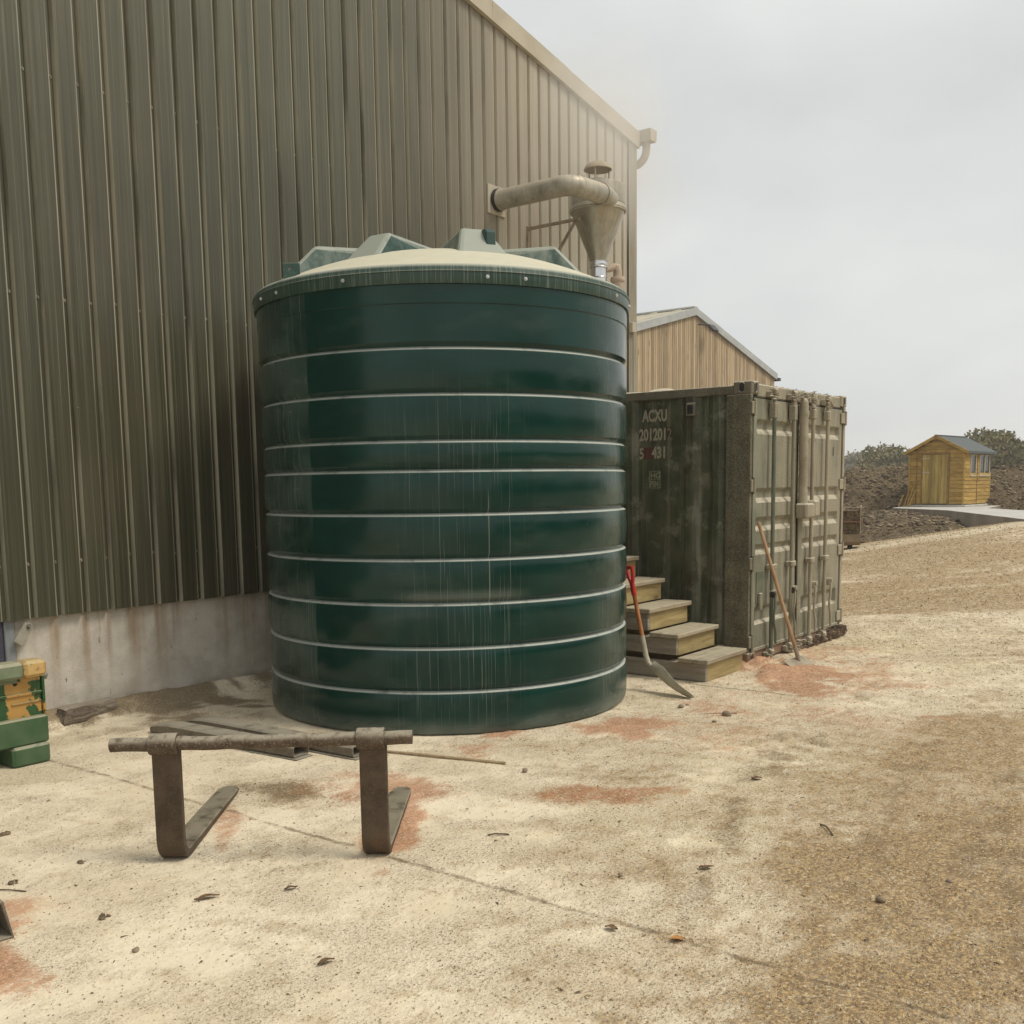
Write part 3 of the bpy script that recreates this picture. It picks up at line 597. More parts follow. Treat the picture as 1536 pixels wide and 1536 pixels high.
c = t.mix(t.math('MULTIPLY', t.ss(t.math('ADD', N3, t.math('MULTIPLY_ADD', n, .5, -.25)), .16, .62), .8), c, (.37, .385, .32)); t.col(c); RIBM = t.m
RIBS = ((-121, .75, 3.50, .97, .20), (-175, .76, 3.485, 1.02, .155), (148, 1.00, 3.455, 1.34, .20), (-58, .88, 3.49, 1.16, .20), (95, .8, 3.48, 1.1, .2), (42, .8, 3.48, 1.1, .2), (-10, .8, 3.48, 1.1, .2))
for k, (adeg, rt, zt_, rb_, wb_) in enumerate(RIBS):
    a = R_(adeg); er = Vector((math.cos(a), math.sin(a), 0)); et = Vector((-math.sin(a), math.cos(a), 0)); Ez = Vector((0, 0, 1)); c0 = Vector(TC)
    pt = lambda r, w, z: c0 + er * r + et * w + Ez * z
    zd_ = 3.122 + .325 * (1 - (rb_ / 1.387) ** 2) - .035
    mb = MB()
    vs = [pt(.10, -.14, 3.36), pt(.10, .14, 3.36), pt(rb_, -wb_, zd_), pt(rb_, wb_, zd_), pt(.16, -.09, 3.470), pt(.16, .09, 3.470), pt(rt, -.10, zt_), pt(rt, .10, zt_), pt(rt, -wb_, zd_), pt(rt, wb_, zd_)]
    mb.add(vs, [(4, 6, 7, 5), (6, 2, 3, 7), (0, 8, 6, 4), (8, 2, 6), (1, 5, 7, 9), (9, 7, 3), (0, 4, 5, 1), (0, 1, 9, 3, 2, 8)])
    o = obj('lid_rib', mb, RIBM, tank, bevel=.028)
    if k == 0: obj('lifting_lug', MB().prism([(.70, 3.34), (.87, 3.34), (.86, 3.46), (.82, 3.485), (.70, 3.485)], .045, .115, frame(TC, er, Ez, et * 1.0)), simple('dark_green_lug', (.006, .035, .026), (.012, .05, .04), 9, .5), o, bevel=.006)
a = R_(172); er = Vector((math.cos(a), math.sin(a), 0)); Ml = frame(Vector(TC) + er * 1.385, (0.65, -.76, 0), (0, 0, 1)) @ Matrix.Scale(.62, 4)
lg = MB(); ring = [(.030 * math.cos(2 * math.pi * i / 12), .030 * math.sin(2 * math.pi * i / 12)) for i in range(12)]
outer = [(-.07, -.12), (.10, -.12), (.17, -.06), (.17, .0), (.13, .085), (.05, .10), (-.03, .10), (-.065, .085), (-.075, .05), (-.075, 0), (-.075, -.05), (-.075, -.09)]
def plate_with_hole(mb, outer, hole, h0, h1, M):
    n = len(outer)
    # match hole points to outer points by angle
    ho = sorted(hole, key=lambda p: math.atan2(p[1], p[0])); oo = sorted(outer, key=lambda p: math.atan2(p[1], p[0]))
    V = [M @ Vector((a, b, h)) for h in (h0, h1) for ringp in (oo, ho) for a, b in ringp]
    fs = []
    for i in range(n):
        j = (i + 1) % n
        fs += [(i, n + i, n + j, j), (2 * n + i, 2 * n + j, 3 * n + j, 3 * n + i), (i, j, 2 * n + j, 2 * n + i), (n + i, 3 * n + i, 3 * n + j, n + j)]
    return mb.add(V, fs)
outer = [(.155 * math.cos(q) if abs(math.cos(q)) < .7 else math.copysign(.085, math.cos(q)), 0) for q in (0,)] and [(max(-.075, min(.11, .2 * math.cos(2 * math.pi * i / 12))), max(-.12, min(.055, .2 * math.sin(2 * math.pi * i / 12)))) for i in range(12)]
hole = [(.016 * math.cos(2 * math.pi * i / 12), .016 * math.sin(2 * math.pi * i / 12)) for i in range(12)]
Ml.translation = Ml.translation + Vector((0, 0, 3.185)); plate_with_hole(lg, outer, hole, -.012, .012, Ml)
obj('anchor_lug', lg, RIBM, tank, bevel=.003)
BOLT = simple('bolt_zinc', (.55, .55, .53), (.7, .7, .68), 20, .35, metal=.7, bump=0)
for adeg in (-166, -127.5, -117, -79.5, 157, 168, -60, 90, 40, 10, -20):
    a = R_(adeg); p = Vector((TC[0] + (TR + .0235) * math.cos(a), TC[1] + (TR + .0235) * math.sin(a), 3.03)); d = Vector((math.cos(a), math.sin(a), 0))
    obj('bolt', MB().cyl(p, p + d * .006, .013, .012, 12).cyl(p + d * .006, p + d * .011, .008, .007, 6), BOLT, tank)

# ---------------------------------------------------------------- dust cyclone
CC = (9.95, 6.33)
cyc = thing('dust_cyclone', 'dusty metal cyclone hopper fed by a fat duct from the barn wall, with rain cap', 'dust extractor', (CC[0], CC[1], 2.6))
t = T('dusty_galvanised', .5, .35, spec=.4); O = t.pos(); n = t.noise(O, 6, 4, .6); st = t.noise(t.sc(O, (20, 20, 1.2)), 1.2, 4, .6)
c = t.mix(t.ss(n, .35, .65), (.35, .325, .265), (.47, .435, .355)); c = t.mix(t.math('MULTIPLY', t.ss(st, .5, .72), .5), c, (.17, .165, .145)); c = t.dust(c, (.47, .41, .31), .9, .0, .7); t.col(c); t.rough(t.ss(n, .3, .7, .42, .75)); DGALV = t.m
t = T('cone_steel', .33, .85); O = t.pos(); st = t.noise(t.sc(O, (26, 26, 1.0)), 1.2, 4, .6); n = t.noise(O, 8, 3)
c = t.mix(t.ss(st, .35, .65), (.36, .34, .285), (.43, .405, .34)); c = t.mix(t.math('MULTIPLY', t.ss(st, .64, .72), .4), c, (.60, .56, .47)); t.col(c); t.rough(t.ss(n, .3, .7, .28, .48)); CONE = t.m
GALV = simple('bright_galvanised', (.62, .63, .64), (.75, .76, .76), 9, .22, metal=.95, bump=.04)
c3 = (CC[0], CC[1], 0)
prof = [(.285, 4.905), (.297, 4.93), (.300, 4.92), (.300, 4.80), (.300, 4.725), (.296, 4.72), (.308, 4.695), (.312, 4.672), (.306, 4.664), (.312, 4.655), (.300, 4.645)]
dr = obj('drum', MB().lathe(prof, 48, c3), DGALV, cyc, auto=35)
mb = MB(); mb.lathe([(.296, 4.905), (.16, 4.925), (.135, 4.93), (.135, 4.99), (.128, 4.99), (.128, 4.93)], 40, c3); obj('drum_top', mb, DGALV, dr, auto=35)
obj('cone', MB().lathe([(.298, 4.66), (.094, 4.15), (.094, 4.13)], 48, c3), CONE, cyc, auto=35)
mb = MB().lathe([(.092, 4.14), (.090, 4.10), (.090, 3.98), (.090, 3.965), (.090, 2.58)], 32, c3)
op = obj('outlet_pipe', mb, GALV, cyc, auto=35)
for z, hgt, rr in ((4.115, .028, .098), (4.075, .018, .104), (3.965, .016, .097)):
    mb = MB().lathe([(.088, z - hgt), (rr, z - hgt), (rr + .003, z - hgt / 2), (rr, z), (.088, z)], 32, c3); obj('pipe_clamp', mb, GALV, op, auto=35)
cap = MB(); zc_ = 5.105
cap.lathe([(.150, zc_ - .004), (.156, zc_), (.154, zc_ + .008), (.138, zc_ + .040), (.095, zc_ + .072), (.045, zc_ + .086), (.001, zc_ + .09)], 36, c3); cap.lathe([(.001, zc_ + .07), (.09, zc_ + .06), (.150, zc_ - .004)], 36, c3)
cp = obj('rain_cap', cap, simple('dusty_cap', (.33, .27, .19), (.42, .35, .25), 8, .8), cyc, auto=45)
for q in (200, 320, 80):
    p = (CC[0] + .128 * math.cos(R_(q)), CC[1] + .128 * math.sin(R_(q))); obj('cap_rod', MB().tube([(p[0], p[1], 4.9), (p[0], p[1], zc_ + .03)], .009, 8), DGALV, cp)
# duct: out of the wall, bend, tangential inlet
zd = 4.725; xd = 9.06; yb = 6.070; rb = .15
pts = [(xd, 7.07, zd), (xd, 6.9, zd), (xd, 6.5, zd)] + [tuple(p) for p in arc((xd + rb, yb + rb, zd), rb, 180, 270, 10, (1, 0, 0), (0, 1, 0))] + [(9.46, yb, zd + .01), (9.62, yb, zd + .015)]
rad = [.103] * len(pts)
du = obj('duct', MB().tube(pts, rad, 28, True), DGALV, cyc)
mb = MB().tube([(9.60, yb, zd + .015), (9.70, yb + .005, zd + .015), (9.85, yb + .04, zd + .015), (9.98, yb + .09, zd + .012), (10.10, yb + .17, zd + .005)], [.101, .100, .088, .060, .012], 24, True); obj('inlet', mb, DGALV, du)
def ringat(p, d, r, w, mat, par, name='duct_seam'):
    p = Vector(p); d = Vector(d).normalized(); obj(name, MB().cyl(p - d * w / 2, p + d * w / 2, r, r, 28), mat, par)
ringat((9.61, yb, zd + .015), (1, 0, 0), .112, .022, DGALV, du, 'duct_collar')
A_ = arc((xd + rb, yb + rb, zd), rb, 180, 270, 10, (1, 0, 0), (0, 1, 0)); 
for k in (1, 3, 5, 7, 9): ringat(A_[k], Vector(A_[k + 1]) - Vector(A_[k - 1]), .1055, .008, DGALV, du)
ringat((xd, 6.62, zd), (0, 1, 0), .1055, .010, DGALV, du)
ringat((xd, 7.02, zd), (0, 1, 0), .118, .03, DK, du, 'rubber_seal'); ringat((xd, 6.985, zd), (0, 1, 0), .112, .018, DGALV, du, 'duct_collar')
fp = MB().cbox(xd - .15, xd + .15, 7.045, 7.064, zd - .15, zd + .15, .004); obj('wall_plate', fp, FLASH, cyc)
BR = simple('bracket_steel', (.22, .17, .12), (.33, .27, .20), 14, .8)
obj('bracket_arm', MB().box(9.615, 9.645, 6.36, 7.066, 4.520, 4.550), BR, cyc)
for xx in (9.63,):
    Ms = frame((xx, 6.42, 4.515), (0, .62, -.78), (1, 0, 0)); obj('bracket_strut', MB().box(0, 1.02 * .70, -.014, .014, -.012, .012, Ms), BR, cyc)
    obj('bracket_foot', MB().box(xx - .018, xx + .018, 7.045, 7.066, 3.92, 4.56), BR, cyc)
# relief valve beside the outlet
mb = MB().tube([(CC[0] + .085, CC[1] - .02, 4.045), (10.09, 6.27, 4.065), (10.15, 6.24, 4.10), (10.175, 6.23, 4.10), (10.19, 6.225, 4.06), (10.19, 6.225, 3.98)], [.022, .034, .040, .042, .046, .046], 14)
VALV = simple('dusty_valve', (.40, .31, .23), (.48, .39, .30), 10, .8)
vv = obj('relief_valve', mb, VALV, cyc)
obj('valve_cap', MB().lathe([(.046, 3.99), (.075, 3.985), (.082, 3.965), (.082, 3.945), (.072, 3.93), (.066, 3.925), (.066, 3.86), (.058, 3.835), (.030, 3.825), (.001, 3.825)], 20, (10.19, 6.225, 0)), VALV, vv, auto=40)
obj('valve_pipe', MB().tube([(10.19, 6.225, 3.83), (10.19, 6.225, 2.6)], .020, 8), VALV, vv)

# ---------------------------------------------------------------- shipping container
KX0, KX1, KY, KH = 8.738, 11.176, 3.944, 2.591
KB = 6.90                                     # rear face, just off the barn wall
con = thing('shipping_container', 'short green steel shipping container with dust caked double doors facing the yard', 'container', (KX0, KY, 0))
def paint(name, base1, base2, dustc, d0, rust=.35, vstreak=.4, rough=.6, dust_r=None, grit=0.0):
    t = T(name, rough, spec=.4); P = t.pos(); X, Y, Z = t.sep(P)[0:3]
    n = t.noise(P, 3.2, 5, .6); st = t.noise(t.sc(P, (16, 16, .8)), 1.0, 4, .6); g = t.noise(P, 60, 4, .65); r = t.noise(P, 7, 6, .7)
    c = t.mix(t.ss(n, .32, .68), base1, base2)
    c = t.mix(t.math('MULTIPLY', t.ss(st, .48, .72), vstreak), c, dustc)
    c = t.mix(t.math('MULTIPLY', t.ss(r, .56, .70), rust), c, (.11, .048, .026))
    if name == 'container_side_paint':
        b1 = t.noise(P, 4.2, 6, .68); b2 = t.noise(t.sc(P, (1, 1, .45)), 2.6, 5, .65)
        c = t.mix(t.math('MULTIPLY', t.ss(b1, .52, .64), .65), c, (.22, .21, .155)); c = t.mix(t.math('MULTIPLY', t.ss(b2, .53, .62), .7), c, (.040, .027, .016)); c = t.mix(t.math('MULTIPLY', t.ss(b2, .44, .32), .35), c, (.075, .095, .032))
    if grit:
        k = t.noise(P, 130, 2, .6); c = t.mix(t.math('MULTIPLY', t.ss(t.math('ADD', k, t.math('MULTIPLY', n, .4)), .62, .82), grit), c, dustc)
    if dust_r is not None:
        dk = t.math('MULTIPLY_ADD', t.ss(t.math('ADD', X, t.math('MULTIPLY', t.math('ADD', n, st), .8)), dust_r[0], dust_r[1]), dust_r[3] - dust_r[2], dust_r[2])
        c = t.mix(t.math('MULTIPLY', dk, t.ss(g, .2, .55, .7, 1.0)), c, t.mix(t.ss(g, .3, .7), (.27, .235, .165), (.36, .315, .23)))
    if dust_r is not None:
        g1 = t.noise(t.sc(P, (9, 9, .9)), 1.0, 5, .65); g2 = t.noise(P, 4.5, 5, .65)
        c = t.mix(t.math('MULTIPLY', t.ss(t.math('ADD', g1, t.math('MULTIPLY', g2, .5)), .68, .92), .42), c, (.105, .105, .072))
        c = t.mix(t.math('MULTIPLY', t.ss(Z, 1.3, .2), t.math('MULTIPLY', t.ss(g2, .35, .65), .40)), c, (.115, .125, .085))
    c = t.dust(c, (.48, .43, .33), .95, .12, .6, 30) if d0 else c
    t.col(c); t.bump(t.math('ADD', g, t.math('MULTIPLY', n, .6)), .35, .008); return t.m
SIDE = paint('container_side_paint', (.034, .042, .020), (.085, .092, .052), (.24, .225, .165), 1, .32, .55, .5)
POST = paint('container_post_paint', (.060, .052, .030), (.070, .068, .042), (.26, .235, .155), 1, .40, .2, .8, grit=.55)
DOOR = paint('container_door_paint', (.090, .112, .075), (.165, .180, .128), (.30, .285, .215), 1, .12, .55, .7, dust_r=(8.9, 10.7, .05, .78))
HEAD = paint('container_header_paint', (.13, .125, .085), (.21, .19, .135), (.30, .27, .20), 1, .2, .2, .85, dust_r=(8.6, 10.2, .3, .9))
RAIL = paint('container_rail_paint', (.085, .075, .05), (.13, .115, .08), (.24, .22, .16), 1, .3, .2, .85, grit=.5)
GREENBAR = paint('bar_paint_green', (.075, .090, .060), (.14, .145, .10), (.27, .25, .18), 1, .15, .45, .6)
CAKED = paint('dust_caked_steel', (.25, .215, .15), (.33, .29, .21), (.41, .365, .27), 1, .08, .3, .9, grit=.45)
SILL = paint('container_sill', (.16, .085, .05), (.26, .17, .11), (.33, .27, .20), 1, .4, .3, .9, grit=.4)
BLACK = simple('rubber_shade_black', (.015, .013, .011), (.03, .027, .022), 10, .9)
def casting(x0, y0, z0, hole_faces):
    """corner casting: plain chamfered block; black discs added later paint its hole shade"""
    w, d, h = .162, .178, .118
    mb = MB().cbox(x0, x0 + w, y0, y0 + d, z0, z0 + h, .010)
    return mb
for (cx, cy, cz, mt) in ((KX0, KY, KH - .118, RAIL), (KX1 - .162, KY, KH - .118, CAKED), (KX0, KY, 0, SILL), (KX1 - .162, KY, 0, SILL), (KX0, KB - .178, KH - .118, RAIL), (KX1 - .162, KB - .178, KH - .118, RAIL)):
    o = obj('corner_casting', casting(cx, cy, cz, 0), mt, con)
    if cy == KY:   # flat black discs paint the shade inside the oval sockets, lip around
        for M in (frame((cx + .081, cy - .0015, cz + .060), (1, 0, 0), (0, 0, 1)), frame((cx - .0015, cy + .094, cz + .060), (0, -1, 0), (0, 0, 1))):
            if cx > 10 and abs(M[0][0]) < .5: continue
            ov = [(.024 * math.cos(q) , .021 * math.sin(q) + (.020 if math.sin(q) > 0 else -.020)) for q in [2 * math.pi * i / 20 for i in range(20)]]
            obj('socket', MB().prism(ov, -.002, .0012, M), BLACK, o)
            ring = MB(); n = len(ov); big = [(a * 1.3, b * 1.2) for a, b in ov]
            ring.add([M @ Vector((a, b, .001)) for a, b in big] + [M @ Vector((a, b, .006)) for a, b in [(p[0] * 1.12, p[1] * 1.08) for p in ov]] + [M @ Vector((a, b, .0015)) for a, b in ov], [(i, (i + 1) % n, n + (i + 1) % n, n + i) for i in range(n)] + [(n + i, n + (i + 1) % n, 2 * n + (i + 1) % n, 2 * n + i) for i in range(n)])
            obj('socket_lip', ring, mt, o)
z0, z1 = .118, KH - .118
obj('corner_post', MB().prism([(KX0 + .004, KY + .006), (KX0 + .055, KY + .006), (KX0 + .055, KY + .06), (KX0 + .055, KY + .245), (KX0 + .004, KY + .245)], z0, z1), POST, con, bevel=.006)
obj('corner_post', MB().prism([(KX1 - .060, KY + .006), (KX1 - .004, KY + .006), (KX1 - .004, KY + .2), (KX1 - .060, KY + .2)], z0, z1), CAKED, con, bevel=.006)
obj('corner_post', MB().cbox(KX0 + .004, KX0 + .12, KB - .12, KB - .004, z0, z1, .006), POST, con); obj('corner_post', MB().cbox(KX1 - .12, KX1 - .004, KB - .12, KB - .004, z0, z1, .006), POST, con)
obj('top_rail', MB().cbox(KX0 + .012, KX0 + .075, KY + .18, KB - .18, 2.478, 2.558, .006), RAIL, con); obj('top_rail', MB().cbox(KX1 - .075, KX1 - .012, KY + .18, KB - .18, 2.478, 2.558, .006), RAIL, con)
obj('bottom_rail', MB().cbox(KX0 + .012, KX0 + .075, KY + .18, KB - .18, .02, .17, .006), SIDE, con)
obj('door_header', MB().cbox(KX0 + .163, KX1 - .163, KY + .010, KY + .12, 2.455, 2.572, .010), HEAD, con)
obj('door_sill', MB().cbox(KX0 + .163, KX1 - .163, KY + .012, KY + .14, .02, .125, .008), SILL, con)
obj('roof', MB().box(KX0 + .06, KX1 - .06, KY + .11, KB - .01, 2.535, 2.552), CAKED, con)
# dust drifts along the roof edge
mb = MB()
for (ya, yb_, hh) in ((4.74, 5.02, .022), (5.05, 6.0, .010)):
    n = 14
    for k in range(n):
        y0 = ya + (yb_ - ya) * k / n; y1 = ya + (yb_ - ya) * (k + 1) / n; h0 = hh * math.sin(math.pi * k / n) ** .6 + .002 if 0 < k else .002; h1 = hh * math.sin(math.pi * (k + 1) / n) ** .6 + .002 if k < n - 1 else .002
        mb.add([(KX0 + .02, y0, 2.557), (KX0 + .02, y1, 2.557), (KX0 + .045, y0, 2.557 + h0), (KX0 + .045, y1, 2.557 + h1), (KX0 + .12, y0, 2.553), (KX0 + .12, y1, 2.553)], [(0, 2, 3, 1), (2, 4, 5, 3)], 0, True)
obj('dust_drift', mb, simple('pale_dust', (.55, .49, .36), (.62, .56, .43), 20, .95), con, kind='stuff')
for zz, yy in ((2.573, 0), ):
    mb = MB()
    for k in range(130):
        x = random.uniform(KX0 + .2, KX1 - .2); r = random.uniform(.008, .02); vs, fs = shapes[k % 24]
        mb.add([(p.x * r * 1.5 + x, p.y * r + KY + random.uniform(.02, .09), p.z * r * .6 + zz) for p in vs], fs)
    obj('dust_crust', mb, CAKED, con, kind='stuff')
# corrugated side: (distance from the door plane, depth) pairs
ys = [(4.19, .045), (4.222, .045), (4.265, .012), (4.325, .012), (4.385, .045), (4.455, .045), (4.53, .012), (4.60, .012), (4.665, .045), (4.74, .045), (4.775, .050), (5.128, .050), (5.185, .012), (5.26, .012)]
y = 5.26
while y < KB - .4: ys += [(y + .068, .045), (y + .14, .045), (y + .208, .012), (y + .278, .012)]; y += .278
ys.append((KB - .12, .012)); mb = MB(); n = len(ys); nzs = 40; zz = np.linspace(.16, 2.485, nzs)
for z in zz:
    for (yy, d) in ys:
        dent = .035 * math.exp(-((yy - 4.42) / .10) ** 2 - ((z - 1.62) / .16) ** 2) - .018 * math.exp(-((yy - 4.52) / .07) ** 2 - ((z - 1.28) / .10) ** 2) + (float(vnoise(yy * 5, z * 3)) - .5) * .012
        mb.v.append((KX0 + d + (dent if not 4.77 < yy < 5.13 else 0), yy, z))
mb.f = [(j * n + i, (j + 1) * n + i, (j + 1) * n + i + 1, j * n + i + 1) for j in range(nzs - 1) for i in range(n - 1)]; mb.mi = [0] * len(mb.f); mb.sm = [False] * len(mb.f)
o = obj('side_panel', mb, SIDE, con, auto=20)
obj('side_panel', MB().box(KX1 - .05, KX1 - .03, KY + .2, KB - .12, .15, 2.49), SIDE, con); obj('rear_panel', MB().box(KX0 + .1, KX1 - .1, KB - .05, KB - .03, .05, 2.5), SIDE, con)
obj('floor', MB().box(KX0 + .07, KX1 - .07, KY + .12, KB - .05, .10, .14), BLACK, con)
# side vent
vt = obj('vent', MB().cbox(KX0 - .012, KX0 + .030, 4.505, 4.592, 2.305, 2.425, .005), RAIL, con)
obj('vent_grille', MB().box(KX0 - .0135, KX0 - .0125, 4.520, 4.577, 2.325, 2.405), BLACK, vt)
# stencilled marks on the flat panel
MARK = simple('stencil_paint', (.27, .24, .165), (.42, .38, .28), 60, .8, bump=0); FADED = simple('faded_stencil', (.12, .11, .075), (.22, .20, .14), 60, .8, bump=0)
REDP = simple('red_brown_patch', (.11, .040, .026), (.075, .035, .024), 25, .8, bump=0); SM = simple('mark_green', (.20, .21, .13), (.32, .32, .21), 50, .8, bump=0)
def text(body, y, z, h, wscale, mat, par, x, off=.002, name='lettering', spacing=1.0):
    cu = bpy.data.curves.new(name, 'FONT'); cu.body = body; cu.size = h / .70; cu.extrude = .0006; cu.offset = off; cu.space_character = spacing; cu.materials.append(mat)
    tmp = bpy.data.objects.new(name, cu); C.objects.link(tmp); bpy.context.view_layer.update()
    me_ = bpy.data.meshes.new_from_object(tmp.evaluated_get(bpy.context.evaluated_depsgraph_get())); bpy.data.objects.remove(tmp)
    me_.materials.clear(); me_.materials.append(mat)
    o_ = link(name, me_, par); L = wloc(par)
    if x == 'side': o_.matrix_local = Matrix.Translation(Vector((KX0 + .0480, y, z)) - L) @ frame((0, 0, 0), (0, -1, 0), (0, 0, 1)) @ Matrix.Diagonal((wscale, 1, 1, 1))
    else: o_.matrix_local = Matrix.Translation(Vector((y, x, z)) - L) @ frame((0, 0, 0), (1, 0, 0), (0, 0, 1)) @ Matrix.Diagonal((wscale, 1, 1, 1))
    return o_
for (a, b, c_, d) in ((5.108, 4.965, 1.918, 2.030), (5.13, 5.02, 2.095, 2.215), (4.83, 4.765, 2.10, 2.215)):
    obj('paint_patch', MB().box(KX0 + .0488, KX0 + .0497, b, a, c_, d), REDP if c_ < 2 else simple('rust_patch', (.07, .035, .022), (.05, .04, .025), 30, .8, bump=0), o)
text('ACXU', 5.088, 2.280, .105, .64, MARK, o, 'side', .005, spacing=1.0)
text('201201', 5.126, 2.100, .108, .66, MARK, o, 'side', .005); text('2', 4.822, 2.103, .105, .68, FADED, o, 'side', .003)
text('5', 5.124, 1.926, .100, .72, MARK, o, 'side', .005); text('431', 4.985, 1.930, .104, .72, MARK, o, 'side', .005); text('0', 4.815, 1.930, .100, .66, FADED, o, 'side', .002)
fr = MB()
for (a, b, c_, d) in ((5.012, 4.892, 1.800, 1.806), (5.012, 4.892, 1.640, 1.645), (5.012, 4.892, 1.722, 1.727), (5.012, 5.006, 1.640, 1.806), (4.898, 4.892, 1.640, 1.806)): fr.box(KX0 + .0484, KX0 + .0498, b, a, c_, d)
obj('stencil_frame', fr, SM, o); text('HG', 5.000, 1.736, .055, .95, SM, o, 'side', .002); text('PSN', 5.002, 1.655, .055, .66, SM, o, 'side', .002)

# doors
def door(xa, xb, hinge_x):
    d = link('door', None, con); d.location = (0, 0, 0); L = wloc(d)
    # horizontally ribbed leaf: (z, depth) with raised flats and recesses, framed at the edges
    ridge = [(.118, 0), (.345, 0), (.365, .0), (.395, .036), (.495, .036), (.535, 0), (1.015, 0), (1.035, .010), (1.06, .036), (1.09, .036), (1.115, 0), (1.235, 0), (1.255, .012), (1.28, .036), (1.335, .036), (1.365, 0), (1.495, 0), (1.515, .012), (1.54, .036), (1.60, .036), (1.63, 0), (2.12, 0), (2.145, .012), (2.17, .036), (2.225, .036), (2.255, 0), (2.44, 0)]
    ridge = [(z, {0: 0.0}.get(dd, dd)) for z, dd in ridge]
    mb = MB(); sx = [xa + .004, xa + .075, xa + .095, xb - .095, xb - .075, xb - .004]; n = len(sx)
    for z, dd in ridge:
        for k, x in enumerate(sx):
            mb.v.append((x, KY + .006 + (dd if k in (2, 3) else 0), z))
    mb.f = [(j * n + i, j * n + i + 1, (j + 1) * n + i + 1, (j + 1) * n + i) for j in range(len(ridge) - 1) for i in range(n - 1)]; mb.mi = [0] * len(mb.f); mb.sm = [False] * len(mb.f)
    mb.box(xa + .004, xb - .004, KY + .045, KY + .07, .118, 2.44)
    obj('leaf', mb, DOOR, d, bevel=.004)
    return d
XM = 9.845
dl = door(8.80, XM - .012, 8.70); dr_ = door(XM + .012, KX1 - .115, 11.1)
for d, xs_ in ((dl, (8.81, XM - .02)), (dr_, (XM + .02, KX1 - .125))):
    obj('gasket', MB().cbox(xs_[0], xs_[1], KY + .010, KY + .050, 2.441, 2.4545, .003), BLACK, d)
    obj('edge_strip', MB().cbox(xs_[0], xs_[1], KY - .004, KY + .005, .118, .150, .003), HEAD, d)
obj('door_gap', MB().box(XM - .011, XM + .011, KY + .03, KY + .06, .12, 2.44), BLACK, dl)
for zz in (2.352, 1.652, .943, .218):
    for hx, d, mt in ((KX0 + .004, dl, HEAD), (KX1 - .170, dr_, CAKED)):
        w = .085 if d is dl else .165
        h = obj('hinge', MB().cbox(hx, hx + w, KY - .012, KY + .004, zz - .055, zz + .055, .004), mt, d)
        obj('hinge_pin', MB().cyl(((hx + .05) if d is dl else (hx + .115), KY - .014, zz - .075), ((hx + .05) if d is dl else (hx + .115), KY - .014, zz + .075), .013, None, 10), mt, h)
def lockbar(x, d, mt, mt2, zt, handle, hside, full=True):
    b = obj('locking_bar', MB().cyl((x, KY - .045, .075), (x, KY - .045, 2.50), .019, None, 16), mt, d)
    # cams and keepers at both ends
    for z, s in ((2.505, 1), (.075, -1)):
        mb = MB().cbox(x - .030, x + .030, KY - .075, KY - .020, z - .020, z + .030, .010).cyl((x - .045, KY - .048, z + .020), (x + .030, KY - .048, z + .026), .020, None, 10)
        obj('cam', mb, mt2, b, bevel=0)
        mb = MB().cbox(x - .070, x + .065, KY - .040, KY + .009, z - .045, z + .010, .006); obj('keeper', mb, mt2, b)
    g = MB().cbox(x - .034, x + .034, KY - .068, KY - .004, 2.27, 2.41, .006) if full else MB().cbox(x - .034, x + .034, KY - .070, KY - .004, 2.30, 2.40, .010)
    obj('bar_guide', g, mt2, b)
    for z in (.892,): obj('bar_guide', MB().cbox(x - .055, x + .055, KY - .075, KY - .004, z - .026, z + .026, .008), mt2, b)
    # handle hanging down with an S bend, pivot and catch
    hx = x + hside
    pts = [(hx, KY - .062, .665), (hx - .004, KY - .085, .60), (hx - .016, KY - .090, .52), (hx - .030, KY - .082, .44), (hx - .010, KY - .078, .36), (hx + .022, KY - .080, .28), (hx + .028, KY - .080, .16)]
    h = obj('handle', MB().tube(pts, [.018, .014, .012, .012, .012, .013, .012], 8), mt if handle else mt2, d)
    obj('handle_pivot', MB().cbox(hx - .024, hx + .024, KY - .088, KY - .030, .60, .665, .010), BLACK if handle else mt2, h)
    obj('handle_hub', MB().cyl((hx, KY - .10, .655), (hx, KY - .03, .655), .022, None, 12), mt2, h)
lockbar(9.150, dl, GREENBAR, HEAD, 2.5, True, 0.0)
lockbar(9.615, dl, HEAD, HEAD, 2.5, True, .01)
lockbar(10.110, dr_, CAKED, CAKED, 2.5, False, .05, False)
lockbar(10.510, dr_, CAKED, CAKED, 2.5, False, .085, False)
# dust-caked cover tube over the meeting edge, ending in the lock box
pts = [(9.825, KY - .055, 2.475), (9.826, KY - .058, 2.44), (9.83, KY - .060, 2.3), (9.842, KY - .060, 1.45)]
cv = MB(); rr = []
n = 40; L_ = [(9.828 + .016 * k / n, KY - .058 + random.uniform(-.003, .003), 2.485 - 1.05 * k / n) for k in range(n + 1)]
rr = [.024] + [.038] + [.044 + random.uniform(-.004, .005) for k in range(n - 1)]
obj('edge_cover', MB().tube(L_, rr, 16), CAKED, dr_)
obj('lock_box', MB().cbox(9.735, 10.00, KY - .145, KY - .02, 1.325, 1.475, .018), CAKED, dr_)
obj('lock_box_cap', MB().cbox(9.925, 10.075, KY - .150, KY - .025, 1.335, 1.500, .016), CAKED, dr_)
obj('edge_strip', MB().cbox(9.862, 9.955, KY - .012, KY + .004, .16, 1.32, .004), HEAD, dr_)
obj('catch', MB().cbox(8.93, 8.985, KY - .030, KY - .002, .50, .66, .006), HEAD, dl)
obj('data_plate', MB().box(8.90, 9.10, KY - .0015, KY + .004, .56, .86), GREENBAR, dl)
